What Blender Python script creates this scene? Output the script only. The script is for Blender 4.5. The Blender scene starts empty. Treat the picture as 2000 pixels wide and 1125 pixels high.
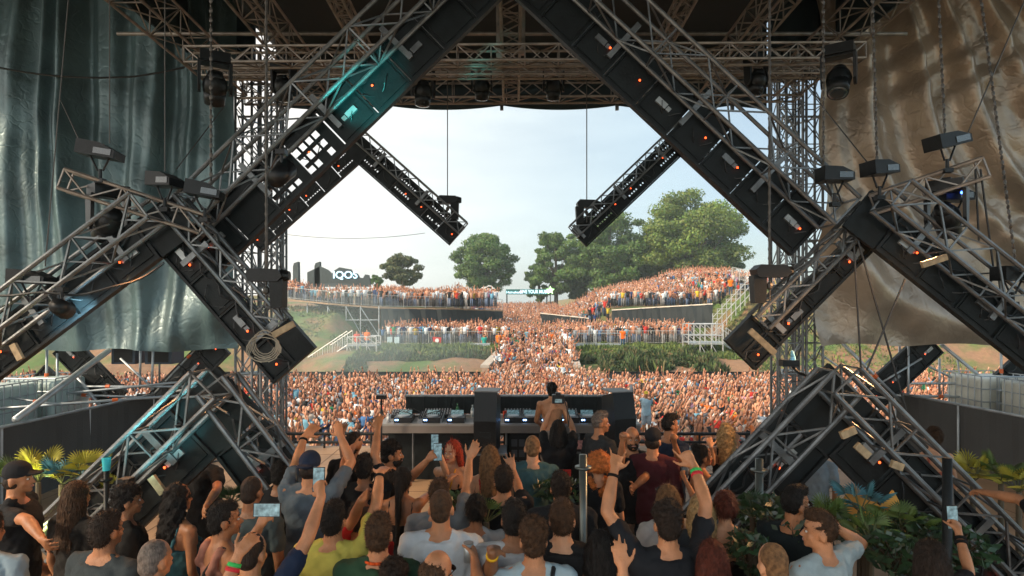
import bpy, math, random
import numpy as np
from mathutils import Vector, Matrix, noise
rnd = random.Random(7)
sc = bpy.context.scene
C = bpy.context.collection
CAMZ = 3.0
F = 1200.0

# ---------------------------------------------------------------- camera, world, sun
cam = bpy.data.cameras.new("camera"); camo = bpy.data.objects.new("camera", cam); C.objects.link(camo)
camo.location = (0, 0, CAMZ); camo.rotation_euler = (math.radians(90), 0, 0)
cam.sensor_width = 36; cam.lens = 36 * F / 2000; cam.shift_y = 37.5 / 2000
cam.clip_start = 0.05; cam.clip_end = 3000
sc.camera = camo
sc.view_settings.view_transform = 'Standard'; sc.view_settings.look = 'None'
sc.view_settings.exposure = .9; sc.view_settings.gamma = 1

SUN_EL, SUN_AZ = math.radians(30), math.radians(-118)      # azimuth from +Y, negative = picture left
world = bpy.data.worlds.new("World"); sc.world = world; world.use_nodes = True
nt = world.node_tree; nt.nodes.clear()
out = nt.nodes.new('ShaderNodeOutputWorld'); bg = nt.nodes.new('ShaderNodeBackground')
sky = nt.nodes.new('ShaderNodeTexSky'); sky.sky_type = 'NISHITA'; sky.sun_disc = False
sky.sun_elevation = SUN_EL; sky.sun_rotation = SUN_AZ; sky.dust_density = 2.0; sky.air_density = 1.0
tc = nt.nodes.new('ShaderNodeTexCoord'); mp = nt.nodes.new('ShaderNodeMapping'); mp.inputs['Scale'].default_value = (1, 1, 4.5)
nz = nt.nodes.new('ShaderNodeTexNoise'); nz.inputs['Scale'].default_value = 2.1; nz.inputs['Detail'].default_value = 7; nz.inputs['Roughness'].default_value = .55
rp = nt.nodes.new('ShaderNodeValToRGB'); rp.color_ramp.elements[0].position = .36; rp.color_ramp.elements[1].position = .66
rp.color_ramp.elements[0].color = (.60, .60, .60, 1); rp.color_ramp.elements[1].color = (.92, .92, .92, 1)
mx = nt.nodes.new('ShaderNodeMix'); mx.data_type = 'RGBA'; mx.inputs[7].default_value = (7.2, 8.2, 8.6, 1)
nt.links.new(tc.outputs['Generated'], mp.inputs[0]); nt.links.new(mp.outputs[0], nz.inputs['Vector'])
nt.links.new(nz.outputs[0], rp.inputs[0])
sx = nt.nodes.new('ShaderNodeSeparateXYZ'); nt.links.new(tc.outputs['Generated'], sx.inputs[0])
gx = nt.nodes.new('ShaderNodeMapRange'); gx.inputs[1].default_value = -.4; gx.inputs[2].default_value = .35; gx.inputs[3].default_value = 1.25; gx.inputs[4].default_value = .42
mm_ = nt.nodes.new('ShaderNodeMath'); mm_.operation = 'MULTIPLY'; mm_.use_clamp = True
nt.links.new(sx.outputs[0], gx.inputs[0]); nt.links.new(gx.outputs[0], mm_.inputs[0]); nt.links.new(rp.outputs[0], mm_.inputs[1]); nt.links.new(mm_.outputs[0], mx.inputs[0])
cm_ = nt.nodes.new('ShaderNodeMix'); cm_.data_type = 'RGBA'; cm_.inputs[6].default_value = (6.9, 8.4, 8.7, 1); cm_.inputs[7].default_value = (8.9, 8.5, 7.9, 1)
gw = nt.nodes.new('ShaderNodeMapRange'); gw.inputs[1].default_value = .25; gw.inputs[2].default_value = -.35; nt.links.new(sx.outputs[0], gw.inputs[0]); nt.links.new(gw.outputs[0], cm_.inputs[0]); nt.links.new(cm_.outputs[2], mx.inputs[7])
nt.links.new(sky.outputs[0], mx.inputs[6]); nt.links.new(mx.outputs[2], bg.inputs[0])
nt.links.new(bg.outputs[0], out.inputs[0]); gs = nt.nodes.new('ShaderNodeMapRange'); gs.inputs[1].default_value = -.35; gs.inputs[2].default_value = .45; gs.inputs[3].default_value = .145; gs.inputs[4].default_value = .082
nt.links.new(sx.outputs[1], gs.inputs[0]); nt.links.new(gs.outputs[0], bg.inputs[1])
sun = bpy.data.lights.new("sun", 'SUN'); suno = bpy.data.objects.new("sun", sun); C.objects.link(suno)
sun.energy = 3.0; sun.angle = math.radians(6); sun.color = (1, .80, .58)
sd = Vector((math.sin(SUN_AZ) * math.cos(SUN_EL), math.cos(SUN_AZ) * math.cos(SUN_EL), math.sin(SUN_EL)))
suno.rotation_euler = sd.to_track_quat('Z', 'Y').to_euler(); suno.location = (-20, 20, 30)

# ---------------------------------------------------------------- helpers
def P(px, py, Y): return Vector(((px - 1000) / F * Y, Y, CAMZ - (py - 600) / F * Y))

_m = {}
def mat(name, col, rough=.6, metal=0, var=.15, scale=3., bump=0, bscale=40., emit=None, spec=.5, rand=False, coat=0):
    if name in _m: return _m[name]
    m = bpy.data.materials.new(name); m.use_nodes = True; n = m.node_tree; b = n.nodes['Principled BSDF']
    b.inputs['Roughness'].default_value = rough; b.inputs['Metallic'].default_value = metal
    b.inputs['Specular IOR Level'].default_value = spec
    if coat: b.inputs['Coat Weight'].default_value = coat
    co = n.nodes.new('ShaderNodeTexCoord')
    no = n.nodes.new('ShaderNodeTexNoise'); no.inputs['Scale'].default_value = scale; no.inputs['Detail'].default_value = 6
    n.links.new(co.outputs['Object'], no.inputs['Vector'])
    mr = n.nodes.new('ShaderNodeMapRange'); mr.inputs[1].default_value = .3; mr.inputs[2].default_value = .7
    mr.inputs[3].default_value = 1 - var; mr.inputs[4].default_value = 1 + var
    n.links.new(no.outputs[0], mr.inputs[0])
    mu = n.nodes.new('ShaderNodeVectorMath'); mu.operation = 'SCALE'
    if rand:
        oi = n.nodes.new('ShaderNodeObjectInfo'); n.links.new(oi.outputs['Color'], mu.inputs[0])
    else: mu.inputs[0].default_value = col[:3]
    n.links.new(mr.outputs[0], mu.inputs['Scale']); n.links.new(mu.outputs[0], b.inputs['Base Color'])
    if bump:
        n2 = n.nodes.new('ShaderNodeTexNoise'); n2.inputs['Scale'].default_value = bscale; n2.inputs['Detail'].default_value = 4
        n.links.new(co.outputs['Object'], n2.inputs['Vector'])
        bp = n.nodes.new('ShaderNodeBump'); bp.inputs['Strength'].default_value = bump; bp.inputs['Distance'].default_value = .02
        n.links.new(n2.outputs[0], bp.inputs['Height']); n.links.new(bp.outputs[0], b.inputs['Normal'])
    if emit:
        b.inputs['Emission Color'].default_value = (*emit[:3], 1); b.inputs['Emission Strength'].default_value = emit[3]
    _m[name] = m; return m

def tag(o, label=None, cat=None, group=None, kind=None):
    if label: o['label'] = label
    if cat: o['category'] = cat
    if group: o['group'] = group
    if kind: o['kind'] = kind
    return o
def thing(name, label, cat, loc=(0, 0, 0), group=None):
    o = bpy.data.objects.new(name, None); C.objects.link(o); o.location = loc; o.empty_display_size = .1
    return tag(o, label, cat, group)
def wloc(o):
    v = Vector((0, 0, 0))
    while o is not None: v = v + o.location; o = o.parent
    return v
def link(name, me, m, parent=None):
    o = bpy.data.objects.new(name, me); C.objects.link(o)
    if m is not None and len(me.materials) == 0: me.materials.append(m)
    if parent is not None: o.parent = parent
    return o

class MB:
    def __init__(s): s.v = []; s.f = []
    def poly(s, pts):
        i = len(s.v); s.v += [tuple(p) for p in pts]; s.f.append(tuple(range(i, i + len(pts)))); return s
    def box(s, c, size, R=None):
        c = Vector(c); hx, hy, hz = size[0] / 2, size[1] / 2, size[2] / 2; i = len(s.v)
        for x, y, z in ((-1,-1,-1),(1,-1,-1),(1,1,-1),(-1,1,-1),(-1,-1,1),(1,-1,1),(1,1,1),(-1,1,1)):
            p = Vector((x * hx, y * hy, z * hz))
            if R is not None: p = R @ p
            s.v.append(tuple(c + p))
        for f in ((0,3,2,1),(4,5,6,7),(0,1,5,4),(1,2,6,5),(2,3,7,6),(3,0,4,7)): s.f.append(tuple(i + k for k in f))
        return s
    def obox(s, o, u, v, w, a0, a1, b0, b1, c0, c1):       # box in the frame (o; u,v,w)
        i = len(s.v)
        for a, b, c in ((a0,b0,c0),(a1,b0,c0),(a1,b1,c0),(a0,b1,c0),(a0,b0,c1),(a1,b0,c1),(a1,b1,c1),(a0,b1,c1)):
            s.v.append(tuple(o + u * a + v * b + w * c))
        for f in ((0,3,2,1),(4,5,6,7),(0,1,5,4),(1,2,6,5),(2,3,7,6),(3,0,4,7)): s.f.append(tuple(i + k for k in f))
        return s
    def tube(s, p, q, r, n=6, r2=None, caps=True):
        p = Vector(p); q = Vector(q); d = q - p
        if d.length < 1e-6: return s
        r2 = r if r2 is None else r2
        a = d.orthogonal().normalized(); b = d.normalized().cross(a); i = len(s.v)
        for c, rr in ((p, r), (q, r2)):
            for k in range(n):
                t = 2 * math.pi * k / n; s.v.append(tuple(c + (a * math.cos(t) + b * math.sin(t)) * rr))
        for k in range(n): s.f.append((i + k, i + (k + 1) % n, i + n + (k + 1) % n, i + n + k))
        if caps: s.f.append(tuple(i + k for k in reversed(range(n)))); s.f.append(tuple(i + n + k for k in range(n)))
        return s
    def path(s, pts, r, n=5):
        for a, b in zip(pts[:-1], pts[1:]): s.tube(a, b, r, n)
        return s
    def prism(s, pts, ext):
        ext = Vector(ext); n = len(pts); i = len(s.v)
        s.v += [tuple(Vector(p)) for p in pts] + [tuple(Vector(p) + ext) for p in pts]
        s.f.append(tuple(i + k for k in range(n))); s.f.append(tuple(i + n + k for k in reversed(range(n))))
        for k in range(n): s.f.append((i + k, i + n + k, i + n + (k + 1) % n, i + (k + 1) % n))
        return s
    def ell(s, c, r, R=None, nu=12, nv=8):
        c = Vector(c); i = len(s.v); r = Vector((r, r, r)) if isinstance(r, (int, float)) else Vector(r)
        def T(p):
            p = Vector((p[0] * r.x, p[1] * r.y, p[2] * r.z))
            if R is not None: p = R @ p
            return tuple(c + p)
        s.v.append(T((0, 0, -1)))
        for a in range(1, nv):
            t = -math.pi / 2 + math.pi * a / nv
            for k in range(nu):
                ph = 2 * math.pi * k / nu; s.v.append(T((math.cos(t) * math.cos(ph), math.cos(t) * math.sin(ph), math.sin(t))))
        s.v.append(T((0, 0, 1))); e = len(s.v) - 1
        for k in range(nu): s.f.append((i, i + 1 + (k + 1) % nu, i + 1 + k))
        for a in range(nv - 2):
            for k in range(nu):
                b = i + 1 + a * nu; s.f.append((b + k, b + (k + 1) % nu, b + nu + (k + 1) % nu, b + nu + k))
        b = i + 1 + (nv - 2) * nu
        for k in range(nu): s.f.append((b + k, b + (k + 1) % nu, e))
        return s
    def cone(s, p, q, r1, r2, n=10):            # capsule with two radii
        p = Vector(p); q = Vector(q); d = (q - p)
        if d.length < 1e-5: return s.ell(p, r1)
        w = d.normalized(); a = w.orthogonal().normalized(); b = w.cross(a); i = len(s.v); rings = []
        for t in (-60, -30, 0): rings.append((p + w * r1 * math.sin(math.radians(t)), r1 * math.cos(math.radians(t))))
        for t in (0, 30, 60): rings.append((q + w * r2 * math.sin(math.radians(t)), r2 * math.cos(math.radians(t))))
        s.v.append(tuple(p - w * r1))
        for c, rr in rings:
            for k in range(n):
                t = 2 * math.pi * k / n; s.v.append(tuple(c + (a * math.cos(t) + b * math.sin(t)) * rr))
        s.v.append(tuple(q + w * r2)); e = len(s.v) - 1
        for k in range(n): s.f.append((i, i + 1 + (k + 1) % n, i + 1 + k))
        for g in range(5):
            for k in range(n):
                o = i + 1 + g * n; s.f.append((o + k, o + (k + 1) % n, o + n + (k + 1) % n, o + n + k))
        o = i + 1 + 5 * n
        for k in range(n): s.f.append((o + k, o + (k + 1) % n, e))
        return s
    def loft(s, rings, n=16, sq=2.4):            # rings: (z, hw, hd, yo) superellipse
        i = len(s.v)
        for z, hw, hd, yo in rings:
            for k in range(n):
                t = 2 * math.pi * k / n; c, q = math.cos(t), math.sin(t)
                s.v.append((hw * math.copysign(abs(c) ** (2 / sq), c), yo + hd * math.copysign(abs(q) ** (2 / sq), q), z))
        for g in range(len(rings) - 1):
            for k in range(n):
                o = i + g * n; s.f.append((o + k, o + (k + 1) % n, o + n + (k + 1) % n, o + n + k))
        s.f.append(tuple(i + k for k in reversed(range(n)))); o = i + (len(rings) - 1) * n
        s.f.append(tuple(o + k for k in range(n))); return s
    def xf(s, M, start=0):
        for k in range(start, len(s.v)): s.v[k] = tuple(M @ Vector(s.v[k]))
        return s
    def mesh(s, name, off=None):
        me = bpy.data.meshes.new(name); v = s.v
        if off is not None: v = [(a - off[0], b - off[1], c - off[2]) for a, b, c in v]
        me.from_pydata(v, [], s.f); me.update(); return me
    def build(s, name, m, parent=None, smooth=False):
        me = s.mesh(name, wloc(parent) if parent is not None else None)
        if smooth: me.polygons.foreach_set('use_smooth', [True] * len(me.polygons))
        return link(name, me, m, parent)

def remesh(mb, name, vox, smooth=3, disp=None, off=None, fac=.5):
    """fuse overlapping closed shapes into one continuous skin"""
    me = mb.mesh(name + '_raw'); o = bpy.data.objects.new('tmp', me); C.objects.link(o)
    r = o.modifiers.new('r', 'REMESH'); r.mode = 'VOXEL'; r.voxel_size = vox
    if smooth:
        q = o.modifiers.new('s', 'SMOOTH'); q.iterations = smooth; q.factor = fac
    dg = bpy.context.evaluated_depsgraph_get(); ev = o.evaluated_get(dg)
    nm = bpy.data.meshes.new_from_object(ev); nm.name = name
    bpy.data.objects.remove(o); bpy.data.meshes.remove(me)
    n = len(nm.vertices); co = np.empty(n * 3, np.float32); nm.vertices.foreach_get('co', co); co = co.reshape(-1, 3)
    if disp is not None:
        no = np.empty(n * 3, np.float32); nm.vertices.foreach_get('normal', no); no = no.reshape(-1, 3)
        co += no * disp(co)[:, None]
    if off is not None: co -= np.array(off, np.float32)
    nm.vertices.foreach_set('co', co.ravel()); nm.polygons.foreach_set('use_smooth', np.ones(len(nm.polygons), bool)); nm.update()
    return nm

def add_truss(mb, a, b, w, h=None, up=(0, 0, 1), cr=.022, br=.011, step=None, n=6, dr=False):
    a = Vector(a); b = Vector(b); d = (b - a); L = d.length; d.normalize(); up = Vector(up); h = h or w
    s = d.cross(up).normalized(); t = s.cross(d).normalized(); step = step or w
    cs = [s * (x * w / 2) + t * (z * h / 2) for x, z in ((-1, -1), (1, -1), (1, 1), (-1, 1))]
    for c in cs: mb.tube(a + c, b + c, cr, n)
    k = max(1, round(L / step))
    for j in range(4):
        c0, c1 = cs[j], cs[(j + 1) % 4]
        for i in range(k):
            p0 = a + d * (L * i / k); p1 = a + d * (L * (i + 1) / k)
            if (i + j) % 2 == 0: mb.tube(p0 + c0, p1 + c1, br, 4, caps=False)
            else: mb.tube(p0 + c1, p1 + c0, br, 4, caps=False)
            if i % 2 == 0: mb.tube(p0 + c0, p0 + c1, br, 4, caps=False)
        mb.tube(b + c0, b + c1, br * 1.2, 4, caps=False)
    return mb

M_alu = mat('truss_alu', (.165, .175, .18), .42, .7, .35, 6, .2, 60)
M_aluw = mat('roof_alu', (.27, .235, .205), .45, .55, .3, 6)
M_steel = mat('scaffold_steel', (.42, .46, .48), .45, .6, .25, 5)
M_black = mat('black_paint', (.008, .010, .011), .5, 0, .3, 8, .2, 60, spec=.3)
M_panel = mat('cabinet_black', (.006, .009, .010), .5, 0, .5, 7, .15, 40, spec=.25)
M_plate = mat('module_plate', (.32, .34, .34), .4, .5, .25, 9)
M_tape = mat('wood_batten', (.36, .26, .15), .7, 0, .3, 20)
M_red = mat('status_light', (.8, .08, .02), .4, emit=(1, .08, .015, 3))
M_cable = mat('cable_rubber', (.02, .022, .024), .5)
M_chain = mat('chain_steel', (.10, .09, .08), .5, .5)
# ---------------------------------------------------------------- terrain
def corr(Y):          # half width and centre of the corridor
    return 2.0, max(2.4, min(3.4, 2.4))
def th(x, Y):
    if Y < 37: return -2.7
    xc = 2.1; hw = 2.0 + max(0, (Y - 50)) * .045
    ramp = -2.7 + (Y - 37) / 18 * 2.1 if Y < 55 else -.6 + min(1, (Y - 55) / 65) * 2.9
    d = abs(x - xc) - hw
    if d <= 0: return ramp
    side = -1 if x < xc else 1
    e = .6 * noise.noise((x * .25, Y * .25, 3)) + .25 * noise.noise((x * .9, Y * .9, 1))
    # bank below terrace 1
    y0, y1 = 40, 49
    if Y <= y0: z = -2.7
    elif Y < y1: z = -2.7 + 2.35 * ((Y - y0) / (y1 - y0)) ** .8 + e * .5
    elif Y < 62: z = -.35 + .02 * (Y - y1)
    else:
        top = 4.6 if side < 0 else 2.4 + min(1, d / 20) * 4.1
        front = 3.0 if side < 0 else 2.0 + min(1, d / 8) * 1.0
        if d < 6: front = max(ramp, front * d / 6 + ramp * (1 - d / 6)); top = max(ramp, top * d / 6 + ramp * (1 - d / 6))
        if side < 0 and d < 18: top = 2.7 + 1.9 * max(0, d - 6) / 12 if d >= 6 else top
        k = min(1, max(0, (Y - 63) / 20)); z = front + (top - front) * k
        if Y < 63: z = -.1 + (z + .1) * (Y - 62)
    # outer hill slopes reaching up beside the terraces
    if side < 0: o = (-13.5 - x) / 2.5
    else: o = (x - (20.5 if Y > 50 else 17)) / 3.0
    if o > 0 and Y < 62:
        k = min(1, max(0, (Y - 42) / 17)); k = k * k * (3 - 2 * k)
        hz = -2.7 + 5.6 * k + e * (1 if 42 < Y < 60 else 0)
        if side > 0: hz = -2.7 + 7.2 * k + e * .8
        z = z + (hz - z) * min(1, o) if Y > y0 else z
    if o > 0 and Y >= 62:
        hz = (2.9 if side < 0 else 4.5 + min(2, (Y - 62) * .1)); z = z + (max(hz, z) - z) * min(1, o)
    return z
xs = np.concatenate([np.linspace(-300, -45, 12), np.linspace(-42, 50, 230), np.linspace(54, 300, 12)])
ys = np.concatenate([np.linspace(-60, 30, 10), np.linspace(34, 92, 150), np.linspace(95, 420, 16)])
vv = [(float(x), float(y), th(float(x), float(y))) for y in ys for x in xs]
nx = len(xs); ff = [(j * nx + i, j * nx + i + 1, (j + 1) * nx + i + 1, (j + 1) * nx + i) for j in range(len(ys) - 1) for i in range(nx - 1)]
me = bpy.data.meshes.new('ground'); me.from_pydata(vv, [], ff); me.update(); me.polygons.foreach_set('use_smooth', [True] * len(ff))
gm = bpy.data.materials.new('earth_and_grass'); gm.use_nodes = True; n = gm.node_tree; b = n.nodes['Principled BSDF']; b.inputs['Roughness'].default_value = .95
co = n.nodes.new('ShaderNodeTexCoord'); n1 = n.nodes.new('ShaderNodeTexNoise'); n1.inputs['Scale'].default_value = .22; n1.inputs['Detail'].default_value = 8; n1.inputs['Roughness'].default_value = .65
n.links.new(co.outputs['Object'], n1.inputs['Vector'])
r1 = n.nodes.new('ShaderNodeValToRGB'); r1.color_ramp.elements[0].position = .44; r1.color_ramp.elements[1].position = .57
r1.color_ramp.elements[0].color = (.24, .135, .075, 1); r1.color_ramp.elements[1].color = (.085, .14, .035, 1)
n2 = n.nodes.new('ShaderNodeTexNoise'); n2.inputs['Scale'].default_value = 3; n2.inputs['Detail'].default_value = 6; n.links.new(co.outputs['Object'], n2.inputs['Vector'])
hs = n.nodes.new('ShaderNodeMapRange'); hs.inputs[3].default_value = .55; hs.inputs[4].default_value = 1.35; n.links.new(n2.outputs[0], hs.inputs[0])
vm = n.nodes.new('ShaderNodeVectorMath'); vm.operation = 'SCALE'; n.links.new(n1.outputs[0], r1.inputs[0]); n.links.new(r1.outputs[0], vm.inputs[0]); n.links.new(hs.outputs[0], vm.inputs['Scale'])
n.links.new(vm.outputs[0], b.inputs['Base Color'])
g = link('ground', me, gm); tag(g, kind='structure')

# stage floor: deck sheet with plywood colour
sf = MB(); sf.box((0, 2.65, -.06), (24, 21.3, .12)); M_ply = mat('stage_plywood', (.36, .215, .12), .6, 0, .3, 1.0, .1, 30)
o = sf.build('stage_floor', M_ply); tag(o, kind='structure')
seam = MB()
for k in range(-9, 10): seam.box((k * 1.22, 2.65, .002), (.012, 21.2, .004))
for k in range(-6, 11): seam.box((0, k * 1.25, .002), (23.9, .012, .0042))
o = seam.build('deck_seams', mat('deck_gap', (.2, .12, .07), .8)); tag(o, kind='structure')

# ---------------------------------------------------------------- terrace grass and scrub on the banks
def grass(name, box, count, h, cols, label, f=None):
    V = np.empty((count * 3, 3), np.float32); Cc = np.empty((count * 3, 4), np.float32); Cc[:, 3] = 1; i = 0
    x0, x1, y0, y1 = box
    while i < count:
        x, y = rnd.uniform(x0, x1), rnd.uniform(y0, y1)
        if f and not f(x, y): continue
        z = th(x, y) if y > 36 else -2.7
        a = rnd.uniform(0, 6.28); w = h * rnd.uniform(.25, .6); hh = h * rnd.uniform(.4, 1.5) * (.45 + 1.5 * max(0, noise.noise((x * .7, y * .7, 5)) + .25))
        c, s = math.cos(a) * w, math.sin(a) * w; lx, ly = rnd.uniform(-.5, .5) * h, rnd.uniform(-.5, .5) * h
        V[i * 3] = (x - c, y - s, z - .02); V[i * 3 + 1] = (x + c, y + s, z + hh * .3); V[i * 3 + 2] = (x + lx, y + ly, z + hh)
        q = rnd.uniform(.7, 1.3); cc = cols[rnd.randrange(len(cols))]
        for k in range(3): Cc[i * 3 + k, :3] = (cc[0] * q, cc[1] * q, cc[2] * q)
        i += 1
    me = bpy.data.meshes.new(name); me.from_pydata(V.tolist(), [], [(3 * k, 3 * k + 1, 3 * k + 2) for k in range(count)])
    ca = me.color_attributes.new('Col', 'FLOAT_COLOR', 'POINT'); ca.data.foreach_set('color', Cc.ravel())
    o = link(name, me, M_vcol); tag(o, label, 'grass', kind='stuff'); return o
M_vcol = bpy.data.materials.new('tinted'); M_vcol.use_nodes = True
_n = M_vcol.node_tree; _a = _n.nodes.new('ShaderNodeAttribute'); _a.attribute_name = 'Col'
_n.links.new(_a.outputs['Color'], _n.nodes['Principled BSDF'].inputs['Base Color']); _n.nodes['Principled BSDF'].inputs['Roughness'].default_value = .85
gc = [(.10, .15, .035), (.13, .16, .04), (.06, .10, .03)]
grass('grass', (-12, .2, 46, 53), 9000, .22, gc, 'rough green grass along the left terrace edge')
grass('grass', (4.2, 20, 46, 53), 11000, .22, gc, 'rough green grass along the right terrace edge')
grass('grass', (17, 34, 44, 64), 9000, .2, gc, 'mown grass slope on the right beside the stairs')
grass('grass', (-30, -12.5, 50, 63), 3200, .22, [(.09, .12, .04), (.14, .14, .05)], 'patchy grass on the earth slope at left', lambda x, y: y > 58 or noise.noise((x * .25, y * .25, 4)) > .0)
dk = [(.045, .085, .03), (.08, .12, .035), (.03, .055, .02), (.12, .11, .05)]
grass('scrub', (4.3, 15, 42.3, 47), 15000, .5, dk, 'dark green scrub hanging over the right bank', lambda x, y: y > 43.6 + 2.6 * noise.noise((x * .45, 2, 7)) + (2 if x < 6.5 else 0) and noise.noise((x * .8, y * .8, 11)) > -.28)
grass('scrub', (-12, -.3, 43.5, 47), 4000, .35, dk, 'thin green scrub hanging over the left bank', lambda x, y: noise.noise((x * .3, y * .3, 9)) > .12 or y > 46)

# stone corner walls of the corridor
M_stone = mat('old_brick', (.36, .25, .18), .9, 0, .3, 1.5, .6, 8)
for lab, x0, x1, w in (('weathered stone retaining wall left of the central ramp', -1.55, -.15, -1), ('weathered stone retaining wall right of the central ramp', 4.35, 5.2, 1)):
    t = thing('retaining_wall', lab, 'wall', (x0, 40, -2.7)); m = MB()
    yb, yf = 50, 40.5
    m.prism([(x0 - .5, yf, -2.75), (x0, yf, -2.75), (x1 , yb, -2.75), (x1 - .6, yb, -2.75)], (0, 0, .01))
    xa, xb = (x0, x1) if w < 0 else (x0 - .35, x0 + .1)
    m = MB(); th_ = .45 * w
    pts = [(xa, yf, -3), (xb, yb, -3), (xb, yb, -.05), (xa, yf, -1.0)]
    m.prism(pts, (th_, 0, 0)); m.build('wall', M_stone, t)
    c = MB(); c.prism([(xa - .05 * w, yf, -.99), (xb - .05 * w, yb, -.04), (xb - .05 * w, yb, .1), (xa - .05 * w, yf, -.82)], (th_ * 1.3, 0, 0)); c.build('coping', mat('coping_stone', (.42, .36, .3), .85), t)

# ---------------------------------------------------------------- trees
def tree(name, label, px, Y, top, base, wpx, hole=.1, n=9000, col=(.07, .155, .032), seed=1, lobes=9, lw=.34):
    r = random.Random(seed); np.random.seed(seed); n = int(n * 1.9); lw = .46
    x = (px - 1000) / F * Y; zt = CAMZ - (top - 600) / F * Y; zb = CAMZ - (base - 600) / F * Y; W = wpx / F * Y / 2; zg = min(zb - 1.0, 5)
    H = zt - zb; t = thing(name, label, 'tree', (x, Y, zg), 'trees beyond the terraces')
    cr = Vector((x, Y, zb + H * .52)); m = MB(); tr = max(.22, W * .06)
    m.tube((x, Y, zg - 1.5), (x + .2, Y, zb + H * .3), tr * 1.3, 8, tr); m.tube((x + .2, Y, zb + H * .3), (x, Y, zb + H * .75), tr, 7, tr * .35)
    cl = []
    for k in range(lobes * 7):
        u = r.uniform(-1, 1); ph = r.uniform(0, 6.28); s = math.sqrt(1 - u * u); q = r.uniform(.35, 1) ** .6
        c = Vector((cr.x + W * .86 * q * s * math.cos(ph) * (1 + .25 * math.sin(3 * ph + seed)), cr.y + W * .8 * q * s * math.sin(ph), cr.z + H * .44 * q * u))
        if c.z < zb + H * .05: c.z = zb + H * .08
        cl.append((c, W * r.uniform(.13, .25)))
        if k % 3 == 0: m.tube((x, Y, zb + H * r.uniform(.1, .45)), tuple(c), tr * .3, 5, .04)
    m.build('trunk', mat('bark', (.10, .075, .055), .9), t, True)
    pick = np.random.randint(0, len(cl), n); cc = np.array([tuple(cl[i][0]) for i in pick]); rr = np.array([cl[i][1] for i in pick])
    d = np.random.normal(size=(n, 3)); d /= np.linalg.norm(d, axis=1)[:, None]; d[:, 2] *= .6
    pos = cc + d * (rr * np.random.uniform(.55, 1.12, n))[:, None]
    a = np.random.normal(size=(n, 3)); a /= np.linalg.norm(a, axis=1)[:, None]; b_ = np.cross(a, d + .01); b_ /= np.linalg.norm(b_, axis=1)[:, None]
    sz = np.random.uniform(.5, 1.3, n)[:, None] * lw * .5
    V = np.stack([pos - a * sz, pos + b_ * sz * .7, pos + a * sz, pos - b_ * sz * .7], 1).reshape(-1, 3)
    tint = np.array([.75 + .5 * ((i * 37) % 11) / 10 for i in range(len(cl))])[pick] * np.random.uniform(.7, 1.3, n)
    col_ = np.ones((n, 4)); col_[:, :3] = np.array(col)[None] * tint[:, None]; col_[:, 0] *= np.random.uniform(.9, 1.5, n)
    me = bpy.data.meshes.new('crown'); me.from_pydata((V - np.array(t.location)).tolist(), [], [(4 * k, 4 * k + 1, 4 * k + 2, 4 * k + 3) for k in range(n)])
    ca = me.color_attributes.new('Col', 'FLOAT_COLOR', 'POINT'); ca.data.foreach_set('color', np.repeat(col_, 4, 0).astype(np.float32).ravel())
    link('crown', me, M_leaf, t)
M_leaf = M_vcol.copy(); M_leaf.name = 'leaves'
_p = M_leaf.node_tree.nodes['Principled BSDF']; _p.inputs['Roughness'].default_value = .6; _p.inputs['Transmission Weight'].default_value = 0
_o = [q for q in M_leaf.node_tree.nodes if q.type == 'OUTPUT_MATERIAL'][0]; _tr = M_leaf.node_tree.nodes.new('ShaderNodeBsdfTranslucent'); _mx = M_leaf.node_tree.nodes.new('ShaderNodeMixShader'); _mx.inputs[0].default_value = .3
_at = [q for q in M_leaf.node_tree.nodes if q.type == 'ATTRIBUTE'][0]
M_leaf.node_tree.links.new(_at.outputs['Color'], _tr.inputs[0]); M_leaf.node_tree.links.new(_p.outputs[0], _mx.inputs[1]); M_leaf.node_tree.links.new(_tr.outputs[0], _mx.inputs[2]); M_leaf.node_tree.links.new(_mx.outputs[0], _o.inputs[0])
tree('leafy_tree', 'small loose tree with thin crown behind the left platform', 785, 105, 497, 562, 92, n=4200, seed=3, lobes=7, col=(.07, .10, .03))
tree('leafy_tree', 'round dark green tree left of the central gap', 947, 120, 450, 582, 130, n=18000, seed=6, lobes=17)
tree('leafy_tree', 'loose green tree just right of the central gap', 1085, 118, 446, 600, 118, n=11000, seed=8, lobes=11)
tree('leafy_tree', 'low bushy tree at the foot of the loose tree right of the gap', 1052, 119, 500, 600, 62, n=3500, seed=9, lobes=6)
tree('leafy_tree', 'mid green tree between the loose tree and the tallest one', 1190, 112, 405, 592, 178, n=20000, seed=12, lobes=16)
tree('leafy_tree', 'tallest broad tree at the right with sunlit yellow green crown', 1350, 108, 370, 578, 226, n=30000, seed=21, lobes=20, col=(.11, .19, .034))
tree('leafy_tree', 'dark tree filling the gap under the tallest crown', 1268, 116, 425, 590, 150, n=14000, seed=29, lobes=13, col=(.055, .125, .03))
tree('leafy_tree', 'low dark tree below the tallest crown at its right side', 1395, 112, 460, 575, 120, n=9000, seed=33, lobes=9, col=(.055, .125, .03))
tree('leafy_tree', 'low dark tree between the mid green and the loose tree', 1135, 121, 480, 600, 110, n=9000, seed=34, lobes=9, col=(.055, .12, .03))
tree('shrub', 'low ragged bush at the foot of the small loose tree', 735, 100, 535, 565, 36, n=900, seed=31, lobes=3)

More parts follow.
